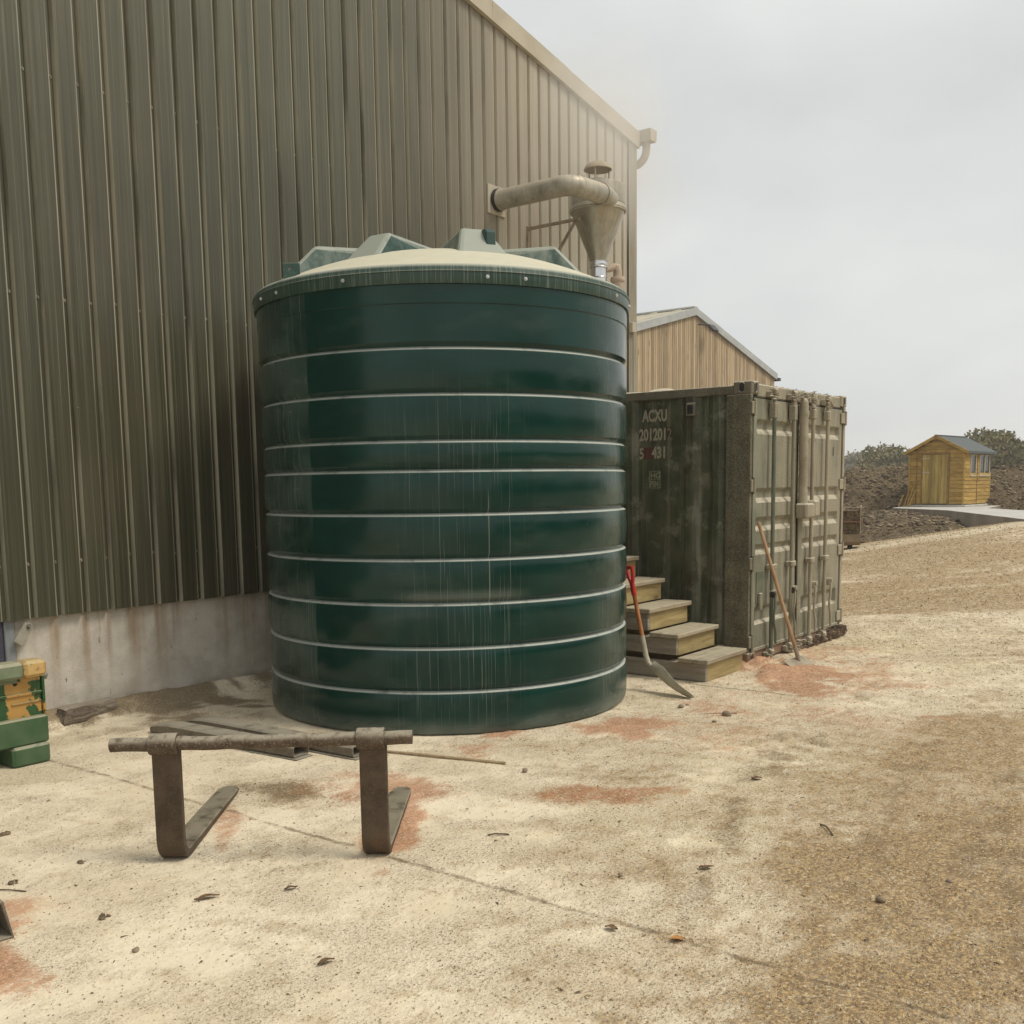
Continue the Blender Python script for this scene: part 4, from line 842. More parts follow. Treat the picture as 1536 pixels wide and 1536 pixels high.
text('V', 10.255, 2.02, .095, .6, BLACK, dr_, KY + .004, -.004); text('1', 10.665, 1.925, .085, .6, FADED, dr_, KY + .004); text('8', 10.80, 1.95, .095, .55, simple('faint_black', (.05, .04, .03), (.14, .12, .09), 60, .9, bump=0), dr_, KY + .004)
mb = MB()
for k in range(420):
    x = random.choice((9.12, 9.15, 9.60, 9.63, 10.10, 10.12, 10.5, 10.52, 9.83, 9.83)) + random.gauss(0, .03); z = random.choice((2.50, 2.50, 2.46, .06, .05)) + random.gauss(0, .03); r = random.uniform(.006, .018); vs, fs = shapes[k % 24]
    if x < 9.5 and random.random() < .6: continue
    mb.add([(p.x * r + x, p.y * r + KY - .05 + random.uniform(-.02, .02), p.z * r + z) for p in vs], fs)
obj('dust_clumps', mb, CAKED, con, kind='stuff')
# dirt and roots packed against the right foot of the container
mb = MB(); 
for k in range(260):
    x = random.uniform(9.9, 11.1); r = random.uniform(.008, .035) * (1 if x > 10.4 else .6); vs, fs = shapes[k % 24]
    mb.add([(p.x * r * 1.3 + x, p.y * r + KY + random.uniform(-.09, .02), p.z * r + random.uniform(.0, .12) * (x - 9.8) / 1.3) for p in vs], fs)
tag(obj('dirt_clumps', mb, [simple('damp_dirt', (.11, .075, .05), (.22, .16, .11), 10, .95)]), kind='stuff')

# ---------------------------------------------------------------- wooden steps
stp = thing('wooden_steps', 'stacked timber steps rising beside the green side of the container', 'steps', (7.80, 3.87, 0))
t = T('new_timber', .75, spec=.3); O = t.obj(); k = t.rnd(); n = t.noise(t.sc(O, (2.5, 2.5, 22)), 1.0, 5, .6, .8)
c = t.mix(t.ss(n, .3, .7), (.27, .20, .085), (.40, .315, .15)); c = t.mix(t.math('MULTIPLY', t.ss(t.vor(t.sc(O, (1.2, 3, 3)), 1.6)[0], .14, .07), .6), c, (.12, .075, .035)); kk = t.math('MULTIPLY_ADD', k, .35, .78); c = t.mix(1.0, c, t.comb(kk, kk, kk), 'MULTIPLY')
c = t.dust(c, (.40, .35, .25), .9, .3, .8); t.col(c); t.bump(n, .2, .003); NEWT = t.m
t = T('grey_timber', .9, spec=.2); O = t.obj(); k = t.rnd(); n = t.noise(t.sc(O, (2, 2, 20)), 1.0, 5, .65, .5); n2 = t.noise(O, 5, 4)
c = t.mix(t.ss(n, .3, .7), (.175, .15, .115), (.30, .27, .215)); c = t.mix(t.math('MULTIPLY', t.ss(n2, .5, .7), .35), c, (.22, .16, .10)); kk = t.math('MULTIPLY_ADD', k, .35, .82); c = t.mix(1.0, c, t.comb(kk, kk, kk), 'MULTIPLY')
c = t.dust(c, (.42, .37, .275), .85, .3, .8, 8); t.col(c); t.bump(n, .4, .004); GREYT = t.m
t = T('tread_timber', .9, spec=.2); O = t.obj(); k = t.rnd(); n = t.noise(t.sc(O, (2, 22, 22)), 1.0, 5, .65, .5); n2 = t.noise(O, 7, 4)
c = t.mix(t.ss(n, .3, .7), (.24, .20, .14), (.38, .33, .24)); c = t.mix(t.math('MULTIPLY', t.ss(n2, .45, .7), .5), c, (.30, .215, .125)); kk = t.math('MULTIPLY_ADD', k, .3, .85); c = t.mix(1.0, c, t.comb(kk, kk, kk), 'MULTIPLY'); c = t.dust(c, (.45, .40, .29), .7, .3, .8, 8); t.col(c); t.bump(n, .45, .004); TREAD = t.m
XL, XR = 7.80, 8.535
back = 6.75
for k in range(6):
    zb, zt = .2 * k, .2 * (k + 1) - .040; yf = 3.905 + .278 * k; j = random.uniform(-.006, .006)
    obj('riser', MB().cbox(XL + .041, XR, yf, yf + .040, zb + .004, zt, .003), NEWT, stp)
    obj('side_plank', MB().cbox(XL + j, XL + .040 + j, yf - .001, yf + (1.25 if k < 3 else .9), zb + (.006 if k != 1 else .012), zt - .004, .004), GREYT, stp)
    obj('side_plank', MB().cbox(XR - .042, XR - .002, yf + .041, yf + 1.2, zb + .006, zt - .004, .004), NEWT, stp)
    if k < 2: obj('cross_brace', MB().cbox(XL + .05, XL + .12, yf + .30, yf + .36, zb + .004, zt, .004), GREYT, stp)
    for q in range(2):
        a = yf - .038 + q * .145 + (.002 if q else 0); obj('tread', MB().cbox(XL - .030 + random.uniform(-.008, .008), XR + .012 + random.uniform(-.006, .006), a, a + .141, zt + .0005, zt + .0395 + random.uniform(-.002, .003), .006), TREAD, stp)
    if k == 5: obj('platform', MB().cbox(XL - .02, XR + .01, yf + .27, back, zt, zt + .038, .005), TREAD, stp)

# ---------------------------------------------------------------- tools
def handle_wood(name, c1, c2):
    t = T(name, .55, spec=.35); O = t.obj(); n = t.noise(t.sc(O, (1, 1, .25)), 18, 4, .6); c = t.mix(t.ss(n, .35, .65), c1, c2); t.col(c); t.bump(n, .1, .002); return t.m
REDG = simple('red_grip', (.42, .012, .014), (.55, .03, .025), 9, .35, bump=.05)
SHOVEL_STEEL = simple('dusty_blade', (.34, .305, .225), (.46, .42, .32), 9, .7, metal=.1, bump=.15)
HW = handle_wood('varnished_ash', (.27, .085, .025), (.43, .20, .075)); HW2 = handle_wood('bare_ash', (.30, .17, .085), (.42, .27, .15))
top = Vector((7.185, 4.285, 1.012)); nk = Vector((7.245, 4.155, .262)); tip = Vector((7.156, 3.713, .006))
shv = thing('shovel', 'steel shovel with red grip leaning upright against the green tank', 'shovel', (7.156, 3.713, 0))
ax = (nk - top).normalized(); L = (nk - top).length; sd_ = Vector((.55, .835, 0)); sd_ = (sd_ - ax * sd_.dot(ax)).normalized()
P_ = lambda f, s=0, w=0: top + ax * (L * f) + sd_ * s + ax.cross(sd_) * w
obj('shaft', MB().tube([P_(.27), P_(.5), P_(.80)], [.0175, .018, .0185], 12), HW, shv)
mb = MB().tube([P_(.0, -.055), P_(.0, .055)], .0165, 10)
for s in (-1, 1): mb.tube([P_(-.01, s * .055), P_(.05, s * .052), P_(.11, s * .038), P_(.17, s * .012), P_(.30, s * .004)], [.016, .015, .015, .016, .020], 10)
obj('grip', mb, REDG, shv)
obj('socket', MB().tube([P_(.74), P_(.86), P_(.96), nk + Vector((-.005, -.02, -.03)), nk + Vector((-.012, -.055, -.05))], [.021, .022, .022, .021, .016], 12), SHOVEL_STEEL, shv)
# dished blade
b0 = nk + Vector((-.008, -.03, -.035)); bd = (tip - b0); bl = bd.length; bd.normalize(); bs = sd_; bn = bd.cross(bs).normalized()
if bn.z < 0: bn = -bn
mb = MB(); nu, nv = 14, 11; 
for face in (0, 1):
    for i in range(nu):
        f = i / (nu - 1); w = .118 * min(1, (f / .16) ** .55 if f > 0 else .12) * (1 if f < .72 else math.sqrt(max(0, 1 - ((f - .72) / .30) ** 2)) * .9 + .1); w = max(w, .022)
        for j in range(nv):
            q = (j / (nv - 1)) * 2 - 1; lift = .045 * q * q * (1 - f * .65) - .030 * math.sin(math.pi * f) ; mb.v.append(tuple(b0 + bd * (bl * f) + bs * (w * q) + bn * (lift - face * .003)))
o_ = nu * nv
mb.f = [(i * nv + j, i * nv + j + 1, (i + 1) * nv + j + 1, (i + 1) * nv + j) for i in range(nu - 1) for j in range(nv - 1)]; mb.f += [tuple(q + o_ for q in f[::-1]) for f in mb.f]
edge = [j for j in range(nv)] + [(i + 1) * nv - 1 for i in range(1, nu)] + [(nu - 1) * nv + j for j in range(nv - 2, -1, -1)] + [i * nv for i in range(nu - 2, 0, -1)]
mb.f += [(edge[i], edge[(i + 1) % len(edge)], edge[(i + 1) % len(edge)] + o_, edge[i] + o_) for i in range(len(edge))]; mb.mi = [0] * len(mb.f); mb.sm = [True] * len(mb.f)
obj('blade', mb, SHOVEL_STEEL, shv, auto=50)

hoe = thing('scraper', 'long wooden handled yard scraper leaning against the left container door', 'scraper', (8.975, 3.54, 0))
ha, hb = Vector((8.763, 3.872, 1.327)), Vector((8.972, 3.548, .055))
obj('shaft', MB().tube([ha, ha.lerp(hb, .02), ha.lerp(hb, .5), ha.lerp(hb, .93)], [.014, .0165, .0165, .017], 12), HW2, hoe)
obj('ferrule', MB().tube([ha.lerp(hb, .90), ha.lerp(hb, .97), hb], [.020, .020, .016], 12), simple('dull_ferrule', (.26, .20, .15), (.34, .27, .2), 12, .7), hoe)
Mh = frame((8.965, 3.545, .004), (.80, -.60, 0), (.50, .66, .50)); mb = MB().cbox(-.19, .19, -.075, .060, 0, .006, .002, frame((8.945, 3.545, .045), (.99, -.12, 0), (.10, .84, .52)))
obj('blade', mb, simple('rusty_blade', (.16, .125, .09), (.27, .22, .16), 12, .75, dust=.4), hoe)

# ---------------------------------------------------------------- pallet forks on a bar
t = T('fork_steel', .62, .25, spec=.4); O = t.pos(); n = t.noise(O, 11, 5, .65); g = t.noise(O, 140, 2, .7)
c = t.mix(t.ss(n, .3, .7), (.046, .031, .020), (.100, .070, .045)); c = t.mix(t.math('MULTIPLY', t.ss(t.noise(O, 5, 5, .7), .55, .72), .6), c, (.135, .07, .035)); c = t.mix(t.math('MULTIPLY', t.ss(g, .60, .72), .28), c, (.33, .28, .20)); c = t.dust(c, (.30, .265, .19), .85, .2, .7, 12)
t.col(c); t.rough(t.ss(n, .3, .7, .42, .75)); t.bump(g, .15, .003); FORK = t.m
t = T('bar_steel', .85, .1, spec=.3); O = t.pos(); n = t.noise(O, 14, 5, .65); g = t.noise(O, 90, 3, .7)
c = t.mix(t.ss(n, .3, .7), (.070, .047, .032), (.13, .095, .067)); c = t.mix(t.math('MULTIPLY', t.ss(g, .52, .68), .55), c, (.33, .28, .205)); c = t.dust(c, (.38, .34, .26), .8, .1, .8, 30); t.col(c); t.bump(g, .5, .004); BARS = t.m
fw = Vector((.785, .62, 0)).normalized(); bw_ = Vector((.62, -.785, 0)).normalized()
pf = thing('pallet_forks', 'pair of L shaped steel pallet forks joined by a round bar standing on the yard', 'pallet forks', (2.9, 3.65, 0))
zb_ = .565
e0 = Vector((2.485, 4.175, zb_ - .012)); e1 = Vector((3.315, 3.105, zb_ + .004))
bl_ = MB(); N = 26; bl_.tube([e0.lerp(e1, k / N) + Vector((0, 0, .002 * math.sin(k * 1.3))) for k in range(N + 1)], .0315, 18); obj('bar', bl_, BARS, pf, bevel=.004)
def fork(base, direction, length):
    d = Vector(direction).normalized(); w = Vector((d.y, -d.x, 0)); base = Vector(base)
    fo = None
    pth = [(0, .530), (0, .30), (0, .115)] + [(.085 - .085 * math.cos(R_(q)), .112 - .090 * math.sin(R_(q))) for q in (15, 30, 45, 60, 75, 90)] + [(.30, .021), (.7, .019), (length - .12, .016), (length - .04, .014), (length, .013)]
    nr = [(1, 0), (1, 0), (1, 0)] + [(math.cos(R_(q)), math.sin(R_(q))) for q in (15, 30, 45, 60, 75, 90)] + [(0, 1)] * 5
    th = [.0225] * 9 + [.0205, .0185, .014, .011, .008]; hw = [.0615] * 10 + [.060, .058, .050, .030]
    mb = MB(); c = .006
    for (a, z), (na, nz_), h, ww in zip(pth, nr, th, hw):
        o = base + d * a; o.z = z
        for (p, q) in ((-ww + c, -h), (ww - c, -h), (ww, -h + c), (ww, h - c), (ww - c, h), (-ww + c, h), (-ww, h - c), (-ww, -h + c)):
            mb.v.append(tuple(o + w * p + (d * na + Vector((0, 0, nz_))) * q))
    n = 8; m_ = len(pth)
    mb.f = [(i * n + k, i * n + (k + 1) % n, (i + 1) * n + (k + 1) % n, (i + 1) * n + k) for i in range(m_ - 1) for k in range(n)] + [tuple(range(n)), tuple(range((m_ - 1) * n, m_ * n))]
    mb.mi = [0] * len(mb.f); mb.sm = [False] * len(mb.f)
    fo = obj('fork', mb, FORK, pf, auto=22)
    cpt = base.copy(); tt = (cpt - e0).dot((e1 - e0)) / (e1 - e0).length_squared; cpt = e0.lerp(e1, tt); ad = (e1 - e0).normalized()
    prof = [(.033, -.062), (.047, -.062), (.049, -.058), (.049, .058), (.047, .062), (.033, .062)]
    sm_ = MB(); a_ = ad.orthogonal().normalized(); b_ = ad.cross(a_); k_ = 28
    for r, hh in prof:
        for i in range(k_): sm_.v.append(tuple(cpt + ad * hh + (a_ * math.cos(2 * math.pi * i / k_) + b_ * math.sin(2 * math.pi * i / k_)) * r))
    sm_.f = [(i * k_ + j, i * k_ + (j + 1) % k_, (i + 1) * k_ + (j + 1) % k_, (i + 1) * k_ + j) for i in range(len(prof) - 1) for j in range(k_)]; sm_.mi = [0] * len(sm_.f); sm_.sm = [True] * len(sm_.f)
    obj('sleeve', sm_, BARS, fo, auto=35)
fork((2.640, 3.985, 0), (.775, .632, 0), 1.14); fork((3.215, 3.255, 0), (.80, .60, 0), 1.06)

# fork extension sleeves: hollow box sections lying on the slab
t = T('sleeve_steel', .8, .1, spec=.3); O = t.pos(); n = t.noise(O, 9, 5, .6); g = t.noise(O, 120, 3, .7)
c = t.mix(t.ss(n, .3, .7), (.115, .095, .070), (.20, .17, .13)); c = t.mix(t.math('MULTIPLY', t.ss(g, .52, .66), .5), c, (.33, .29, .22)); c = t.dust(c, (.33, .295, .23), .95, .2, .7, 9); t.col(c); t.bump(g, .3, .003); SLV = t.m
def sleeve(p0, d, L, w, h, label, taper=.22):
    d = Vector(d).normalized(); s = Vector((d.y, -d.x, 0)); p0 = Vector(p0)
    th_ = thing('fork_extension', label, 'box section', tuple(p0), 'steel fork extensions lying on the slab')
    mb = MB(); ti = .007; pts = []
    secs = [(0, 1, 1), (L - taper, 1, 1), (L - taper * .4, .97, .80), (L - .03, .86, .55), (L, .62, .38)]
    rings = []
    for (a, fw_, fh) in secs:
        ww, hh, c = w / 2 * fw_, h * fh, .012 * min(1, fh)
        rings.append([p0 + d * a + s * x + Vector((0, 0, z + .008)) for x, z in ((-ww + c, 0), (ww - c, 0), (ww, c), (ww, hh - c), (ww - c, hh), (-ww + c, hh), (-ww, hh - c), (-ww, c))])
    vs = [q for r in rings for q in r]; n = 8; m_ = len(rings)
    mb.add(vs, [(i * n + k, i * n + (k + 1) % n, (i + 1) * n + (k + 1) % n, (i + 1) * n + k) for i in range(m_ - 1) for k in range(n)] + [tuple(range((m_ - 1) * n, m_ * n))])
    # hollow mouth: rim and inner walls
    inn = []
    for a in (0, .5):
        ww, hh, c = w / 2 - ti, h - ti, .006
        inn.append([p0 + d * a + s * x + Vector((0, 0, z + .008)) for x, z in ((-ww + c, ti), (ww - c, ti), (ww, ti + c), (ww, hh - c), (ww - c, hh), (-ww + c, hh), (-ww, hh - c), (-ww, ti + c))])
    o = len(mb.v); vs = rings[0] + inn[0] + inn[1]
    mb.add(vs, [(k, n + k, n + (k + 1) % n, (k + 1) % n) for k in range(n)] + [(n + k, 2 * n + k, 2 * n + (k + 1) % n, n + (k + 1) % n) for k in range(n)] + [tuple(range(2 * n, 3 * n))])
    obj('tube', mb, SLV, th_, auto=25)
    M = frame(p0 - d * .035, s, d); obj('base_plate', MB().cbox(-w / 2 - .012, w / 2 + .004, 0, .42, .001, .0075, .002, M), SLV, th_)
    M = frame(p0 + d * .55 + s * (-w / 2 - .004), d, -s); obj('side_strap', MB().cbox(0, .5, -.003, .004, .016, .034, .002, M), SLV, th_)
sleeve((4.212, 4.905, 0), (-.075, 1, 0), 1.42, .136, .076, 'dusty hollow steel sleeve, the nearer to the wall of two lying behind the forks')
sleeve((4.43, 4.60, 0), (-.040, 1, 0), 1.66, .136, .072, 'dusty hollow steel sleeve lying nearest the green tank')

# ---------------------------------------------------------------- green weight block
wb = thing('weight_block', 'chipped green and yellow painted steel counterweight standing by the plinth', 'weight block', (3.05, 6.35, 0))
t = T('chipped_paint', .42, spec=.45); P = t.pos(); X, Y, Z = t.sep(P)[0:3]; n = t.noise(P, 9, 5, .65); n2 = t.noise(P, 2.2, 4, .6); g = t.noise(P, 50, 4, .6)
c = t.mix(t.ss(n, .3, .7), (.016, .062, .018), (.032, .090, .030))
ym = t.math('MULTIPLY', t.ss(t.math('ADD', X, t.math('MULTIPLY_ADD', n, .12, -.06)), 3.022, 3.030), t.math('MULTIPLY', t.ss(Z, .29, .30), t.ss(t.math('ADD', n, t.math('MULTIPLY', t.math('SUBTRACT', X, 3.06), 1.2)), .665, .65)))
c = t.mix(ym, c, (.44, .25, .07)); c = t.mix(t.math('MULTIPLY', t.ss(g, .66, .72), .5), c, (.16, .12, .06)); c = t.dust(c, (.22, .26, .16), .85, .25, .8, 10); t.col(c); t.bump(t.math('ADD', t.math('MULTIPLY', ym, .4), t.math('MULTIPLY', g, .3)), .3, .003); CHIP = t.m
GRN = simple('dusty_green_paint', (.030, .085, .028), (.065, .115, .055), 7, .5, dust=.55)
PGR = simple('pale_green_paint', (.13, .17, .10), (.19, .22, .14), 8, .6, dust=.6); YT = T('chipped_yellow', .6, spec=.3); n = YT.noise(YT.pos(), 16, 6, .7)
c = YT.mix(YT.ss(YT.noise(YT.pos(), 5, 4), .3, .7), (.46, .27, .085), (.54, .36, .14)); c = YT.mix(YT.ss(n, .58, .62), c, (.17, .20, .09)); c = YT.mix(YT.math('MULTIPLY', YT.ss(n, .42, .36), .8), c, (.24, .17, .08)); YT.col(YT.dust(c, (.46, .38, .22), .6, .2, .8)); YEL = YT.m
xr_ = 3.262; xl_ = 2.05
obj('core', MB().cbox(xl_, xr_ - .012, 6.215, 6.64, .12, .53, .008), CHIP, wb)
obj('top_cap', MB().cbox(xl_, 3.112, 6.135, 6.27, .552, .655, .018).box(xl_, 3.1, 6.21, 6.265, .52, .56), PGR, wb); obj('top_cap', MB().cbox(3.115, xr_ - .005, 6.132, 6.27, .552, .656, .020).box(3.12, xr_ - .02, 6.21, 6.265, .52, .56), YEL, wb, 'chipped yellow end of the cap')
obj('shelf', MB().cbox(xl_, xr_ - .004, 6.165, 6.75, .13, .300, .010), GRN, wb)
obj('groove_bar', MB().cbox(xl_, xr_ - .015, 6.2, 6.25, .435, .452, .003), CHIP, wb); obj('groove_bar', MB().cbox(3.055, xr_ - .015, 6.203, 6.25, .385, .392, .002), CHIP, wb)
obj('foot', MB().cbox(3.015, xr_ - .006, 6.155, 6.70, .0, .128, .016), GRN, wb); obj('foot', MB().cbox(xl_, 2.4, 6.155, 6.70, .0, .128, .016), GRN, wb)
obj('end_plate', MB().cbox(xr_ - .010, xr_ + .006, 6.20, 6.60, .16, .545, .004), CHIP, wb)
o = obj('bolt', MB().cyl((xr_ + .012, 6.30, .53), (xr_ + .075, 6.30, .53), .016, None, 10).cyl((xr_ + .035, 6.30, .53), (xr_ + .062, 6.30, .53), .034, .034, 6), simple('grey_bolt', (.2, .19, .17), (.3, .29, .26), 20, .55, metal=.4), wb)
obj('hole', MB().cyl((3.085, 6.2135, .515), (3.085, 6.2105, .515), .014, None, 14), BLACK, wb)  # flat black disc paints the shade inside the hole

# weathered timber by the plinth
t = T('split_timber', .95, spec=.2); O = t.obj(); n = t.noise(t.sc(O, (2.2, 24, 24)), 1.0, 6, .7, 1.0); n2 = t.noise(O, 6, 4)
c = t.mix(t.ss(n, .35, .65), (.13, .10, .075), (.33, .285, .225)); c = t.mix(t.math('MULTIPLY', t.ss(n2, .5, .7), .5), c, (.13, .095, .065)); c = t.dust(c, (.33, .29, .22), .7, .35, .9, 7); t.col(c); t.bump(n, 1.0, .018); SPLIT = t.m
mb = MB(); Mt = frame((3.755, 6.895, .03), (.985, .17, 0.0), (-.17, .985, .10)); nu = 22
for i in range(nu):
    f = i / (nu - 1); w = .10 * (1 - .18 * f); hh = (.118 if f > .12 else .095 + .19 * f) * (1 - .12 * f); s = .035 * f
    jag = lambda q: random.uniform(-.003, .003)
    for (y, z) in ((0, 0), (w, 0), (w + .01, hh * .55), (w, hh), (w * .45, hh * 1.04), (.012, hh * .93), (-.004, hh * .5)):
        mb.v.append(tuple(Mt @ Vector((f * .47 + (.03 if i == 0 and z > .05 else 0), y + jag(0) + s * .2, z + jag(0)))))
n = 7; mb.f = [(i * n + k, i * n + (k + 1) % n, (i + 1) * n + (k + 1) % n, (i + 1) * n + k) for i in range(nu - 1) for k in range(n)] + [tuple(range(n)), tuple(range((nu - 1) * n, nu * n))]; mb.mi = [0] * len(mb.f); mb.sm = [False] * len(mb.f)
solo('timber_baulk', mb, SPLIT, (4.0, 7.0, 0), 'short split grey timber baulk lying against the concrete plinth', 'timber')
# end of another hollow section at the left edge
hs_ = thing('channel_section', 'hollow steel section poking in at the left edge of the yard', 'box section', (1.70, 3.90, 0))
d = Vector((-.55, -.12, 0)); 
def open_box(c0, d, w, h, L, ti, lean):
    d = d.normalized(); s = Vector((d.y, -d.x, 0)); mb = MB(); R = []
    for a, tt in ((0, 0), (L, 0), (0, ti), (L, ti)):
        R.append([Vector(c0) + d * a + s * x + Vector((0, 0, z)) for x, z in ((-w / 2 + tt, tt), (w / 2 - tt, tt), (w / 2 - tt - lean, h - tt), (-w / 2 + tt + lean, h - tt))])
    vs = [q for r in R for q in r]
    return mb.add(vs, [(k, (k + 1) % 4, 4 + (k + 1) % 4, 4 + k) for k in range(4)] + [(8 + k, 12 + k, 12 + (k + 1) % 4, 8 + (k + 1) % 4) for k in range(4)] + [(k, 8 + k, 8 + (k + 1) % 4, (k + 1) % 4) for k in range(4)] + [(12, 13, 14, 15)])
obj('tube', open_box((1.690, 3.80, .004), Vector((.12, .99, 0)), .24, .155, .7, .010, .03), SLV, hs_, bevel=.003)
Wp = simple('dry_wood', (.27, .19, .105), (.42, .32, .19), 14, .85, stretch=(6, 1, 6))
pt_ = [Vector((4.592, 4.588, .010)), Vector((4.66, 4.30, .012)), Vector((4.75, 3.97, .010)), Vector((4.81, 3.74, .009))]
solo('garden_cane', MB().tube(pt_, [.008, .009, .009, .010], 8), Wp, (4.7, 4.2, 0), 'long thin wooden stick lying in front of the green tank', 'stick')

# ---------------------------------------------------------------- garden shed on its slab
SLAB_Z = .85
poly = [(29.4, 7.56), (20.3, 3.0), (25.2, 3.0), (29.5, 5.6), (31.5, 7.0), (35.4, 7.4), (36.5, 10.2), (31.6, 9.7)]
CONC = simple('pale_concrete', (.40, .385, .35), (.52, .50, .45), 2.5, .9, bump=.3); CONCF = simple('dark_concrete', (.17, .145, .11), (.25, .22, .175), 1.6, .9, stretch=(1, 1, .5), bump=.3)
mb = MB(); mb.prism(poly, SLAB_Z - .42, SLAB_Z, mat=1); mb.mi[1] = 0  # slab sides darker and browner than its top
slab = tag(obj('concrete_slab', mb, [CONC, CONCF]), kind='structure')
sa = R_(-6.7); sx_ = Vector((math.cos(sa), math.sin(sa), 0)); sy_ = Vector((-math.sin(sa), math.cos(sa), 0))
s0 = Vector((33.02, 8.02, SLAB_Z + .06))            # right front corner: gable runs along +sy, side along +sx
shed = thing('garden_shed', 'small yellow timber garden shed with felt roof on a concrete slab', 'shed', tuple(s0))
MS = frame(s0, sx_, sy_)                             # local: a along the side (depth), b across the gable, c up
GW, GD, HE, HR = 1.70, 2.15, 1.66, 2.10
t = T('shed_board', .8, spec=.3); O = t.obj(); k = t.rnd(); n = t.noise(t.sc(O, (3, 3, 16)), 1.0, 5, .6, .6); kn = t.vor(t.sc(O, (2.6, 2.6, 5)), 1.5)[0]
c = t.mix(t.ss(n, .3, .7), (.315, .19, .045), (.47, .315, .095)); c = t.mix(t.math('MULTIPLY', t.ss(kn, .2, .1), .6), c, (.17, .085, .025)); kk = t.math('MULTIPLY_ADD', k, .36, .78); c = t.mix(1.0, c, t.comb(kk, kk, kk), 'MULTIPLY'); t.col(c); SHB = t.m
t = T('shed_door_board', .8, spec=.3); O = t.obj(); k = t.rnd(); n = t.noise(t.sc(O, (12, 12, 1.5)), 1.0, 5, .6, .6); c = t.mix(t.ss(n, .3, .7), (.29, .20, .055), (.43, .32, .11)); kk = t.math('MULTIPLY_ADD', k, .5, .68); c = t.mix(1.0, c, t.comb(kk, kk, kk), 'MULTIPLY'); t.col(c); SHD = t.m
FELT = simple('green_roof_felt', (.075, .088, .088), (.115, .13, .13), 30, .9, bump=.3); DRED = simple('brown_batten', (.20, .105, .03), (.30, .175, .055), 9, .8)
obj('base_pad', MB().cbox(-.12, GD + .12, -.10, GW + .1, -.06, -.005, .01, MS), CONC, shed)
obj('lining', MB().prism([(.012, 0), (GW - .012, 0), (GW - .012, HE - .02), (GW / 2, HR - .03), (.012, HE - .02)], .014, GD - .014, MS @ Matrix(((0, 0, 1, 0), (1, 0, 0, 0), (0, 1, 0, 0), (0, 0, 0, 1)))), DKW, shed)
def gz_top(b): return HE + (HR - HE) * (1 - abs(b - GW / 2) / (GW / 2))
da, db = .50, 1.26; bh = .118
z = .02
while z < HR - .06:
    zt_ = z + bh - .006
    for (b0, b1) in (((0, da - .06), (db + .06, GW)) if z < 1.52 else ((0, GW),)):
        if z > HE - .1:
            lim = (HR - zt_) / (HR - HE) * GW / 2; b0, b1 = max(b0, GW / 2 - lim), min(b1, GW / 2 + lim)
            if b1 - b0 < .1: continue
        mb = MB(); q = [MS @ Vector(p) for p in [(-.016, b0, z), (-.016, b1, z), (.010, b1, z), (.010, b0, z), (-.004, b0, zt_), (-.004, b1, zt_), (.010, b1, zt_), (.010, b0, zt_)]]
        mb.add(q, [(0, 1, 5, 4), (1, 2, 6, 5), (2, 3, 7, 6), (3, 0, 4, 7), (4, 5, 6, 7), (3, 2, 1, 0)]); obj('gable_board', mb, SHB, shed)
    z += bh
z = .02
while z < HE - .05:
    zt_ = min(z + bh - .006, HE - .03)
    for (a0, a1) in (((0, .98), (.995, GD)) if z < .86 or z > 1.5 else ((0, .40), (.86, 1.14))):
        mb = MB(); q = [MS @ Vector(p) for p in [(a0, -.016, z), (a1, -.016, z), (a1, .010, z), (a0, .010, z), (a0, -.004, zt_), (a1, -.004, zt_), (a1, .010, zt_), (a0, .010, zt_)]]
        mb.add(q, [(0, 1, 5, 4), (1, 2, 6, 5), (2, 3, 7, 6), (3, 0, 4, 7), (4, 5, 6, 7), (3, 2, 1, 0)]); obj('side_board', mb, SHB, shed)
    z += bh
obj('left_wall', MB().box(0, GD, GW - .01, GW, 0, HE - .03, MS), SHB, shed); obj('rear_wall', MB().box(GD - .01, GD, .02, GW - .02, 0, HE - .03, MS), SHB, shed)
for b in (0.0, GW - .04): obj('corner_batten', MB().cbox(-.030, .01, b - .004, b + .044, 0, gz_top(b + .02) - .03, .004, MS), SHB, shed)
obj('corner_batten', MB().cbox(.975, 1.0, -.026, .0, .02, HE - .05, .003, MS), DRED, shed)
for b in (da - .055, db + .005): obj('door_frame', MB().cbox(-.034, .0, b, b + .05, 0, 1.60, .004, MS), DRED, shed)
for b in (db + .17,): obj('door_frame', MB().cbox(-.030, .0, b, b + .04, 0, 1.70, .004, MS), DRED, shed)
obj('door_head', MB().cbox(-.034, .0, da - .06, db + .21, 1.535, 1.60, .004, MS), DRED, shed)
dor = link('door', None, shed)
nb = 8; wd = (db - da) / nb
for k in range(nb): obj('door_board', MB().cbox(-.028, -.008, da + k * wd + .002, da + (k + 1) * wd - .002, .03, 1.525, .003, MS), SHD, dor)
for zz in (.98, 1.40): obj('hinge_strap', MB().cbox(-.034, -.026, db - .22, db + .02, zz, zz + .022, .003, MS), simple('zinc_strap', (.35, .36, .33), (.5, .5, .46), 9, .5), dor)
GLASS = T('window_glass', .08, spec=.6, col=(.012, .014, .014)).m
WHT = simple('window_bead', (.42, .37, .26), (.52, .46, .34), 9, .7)
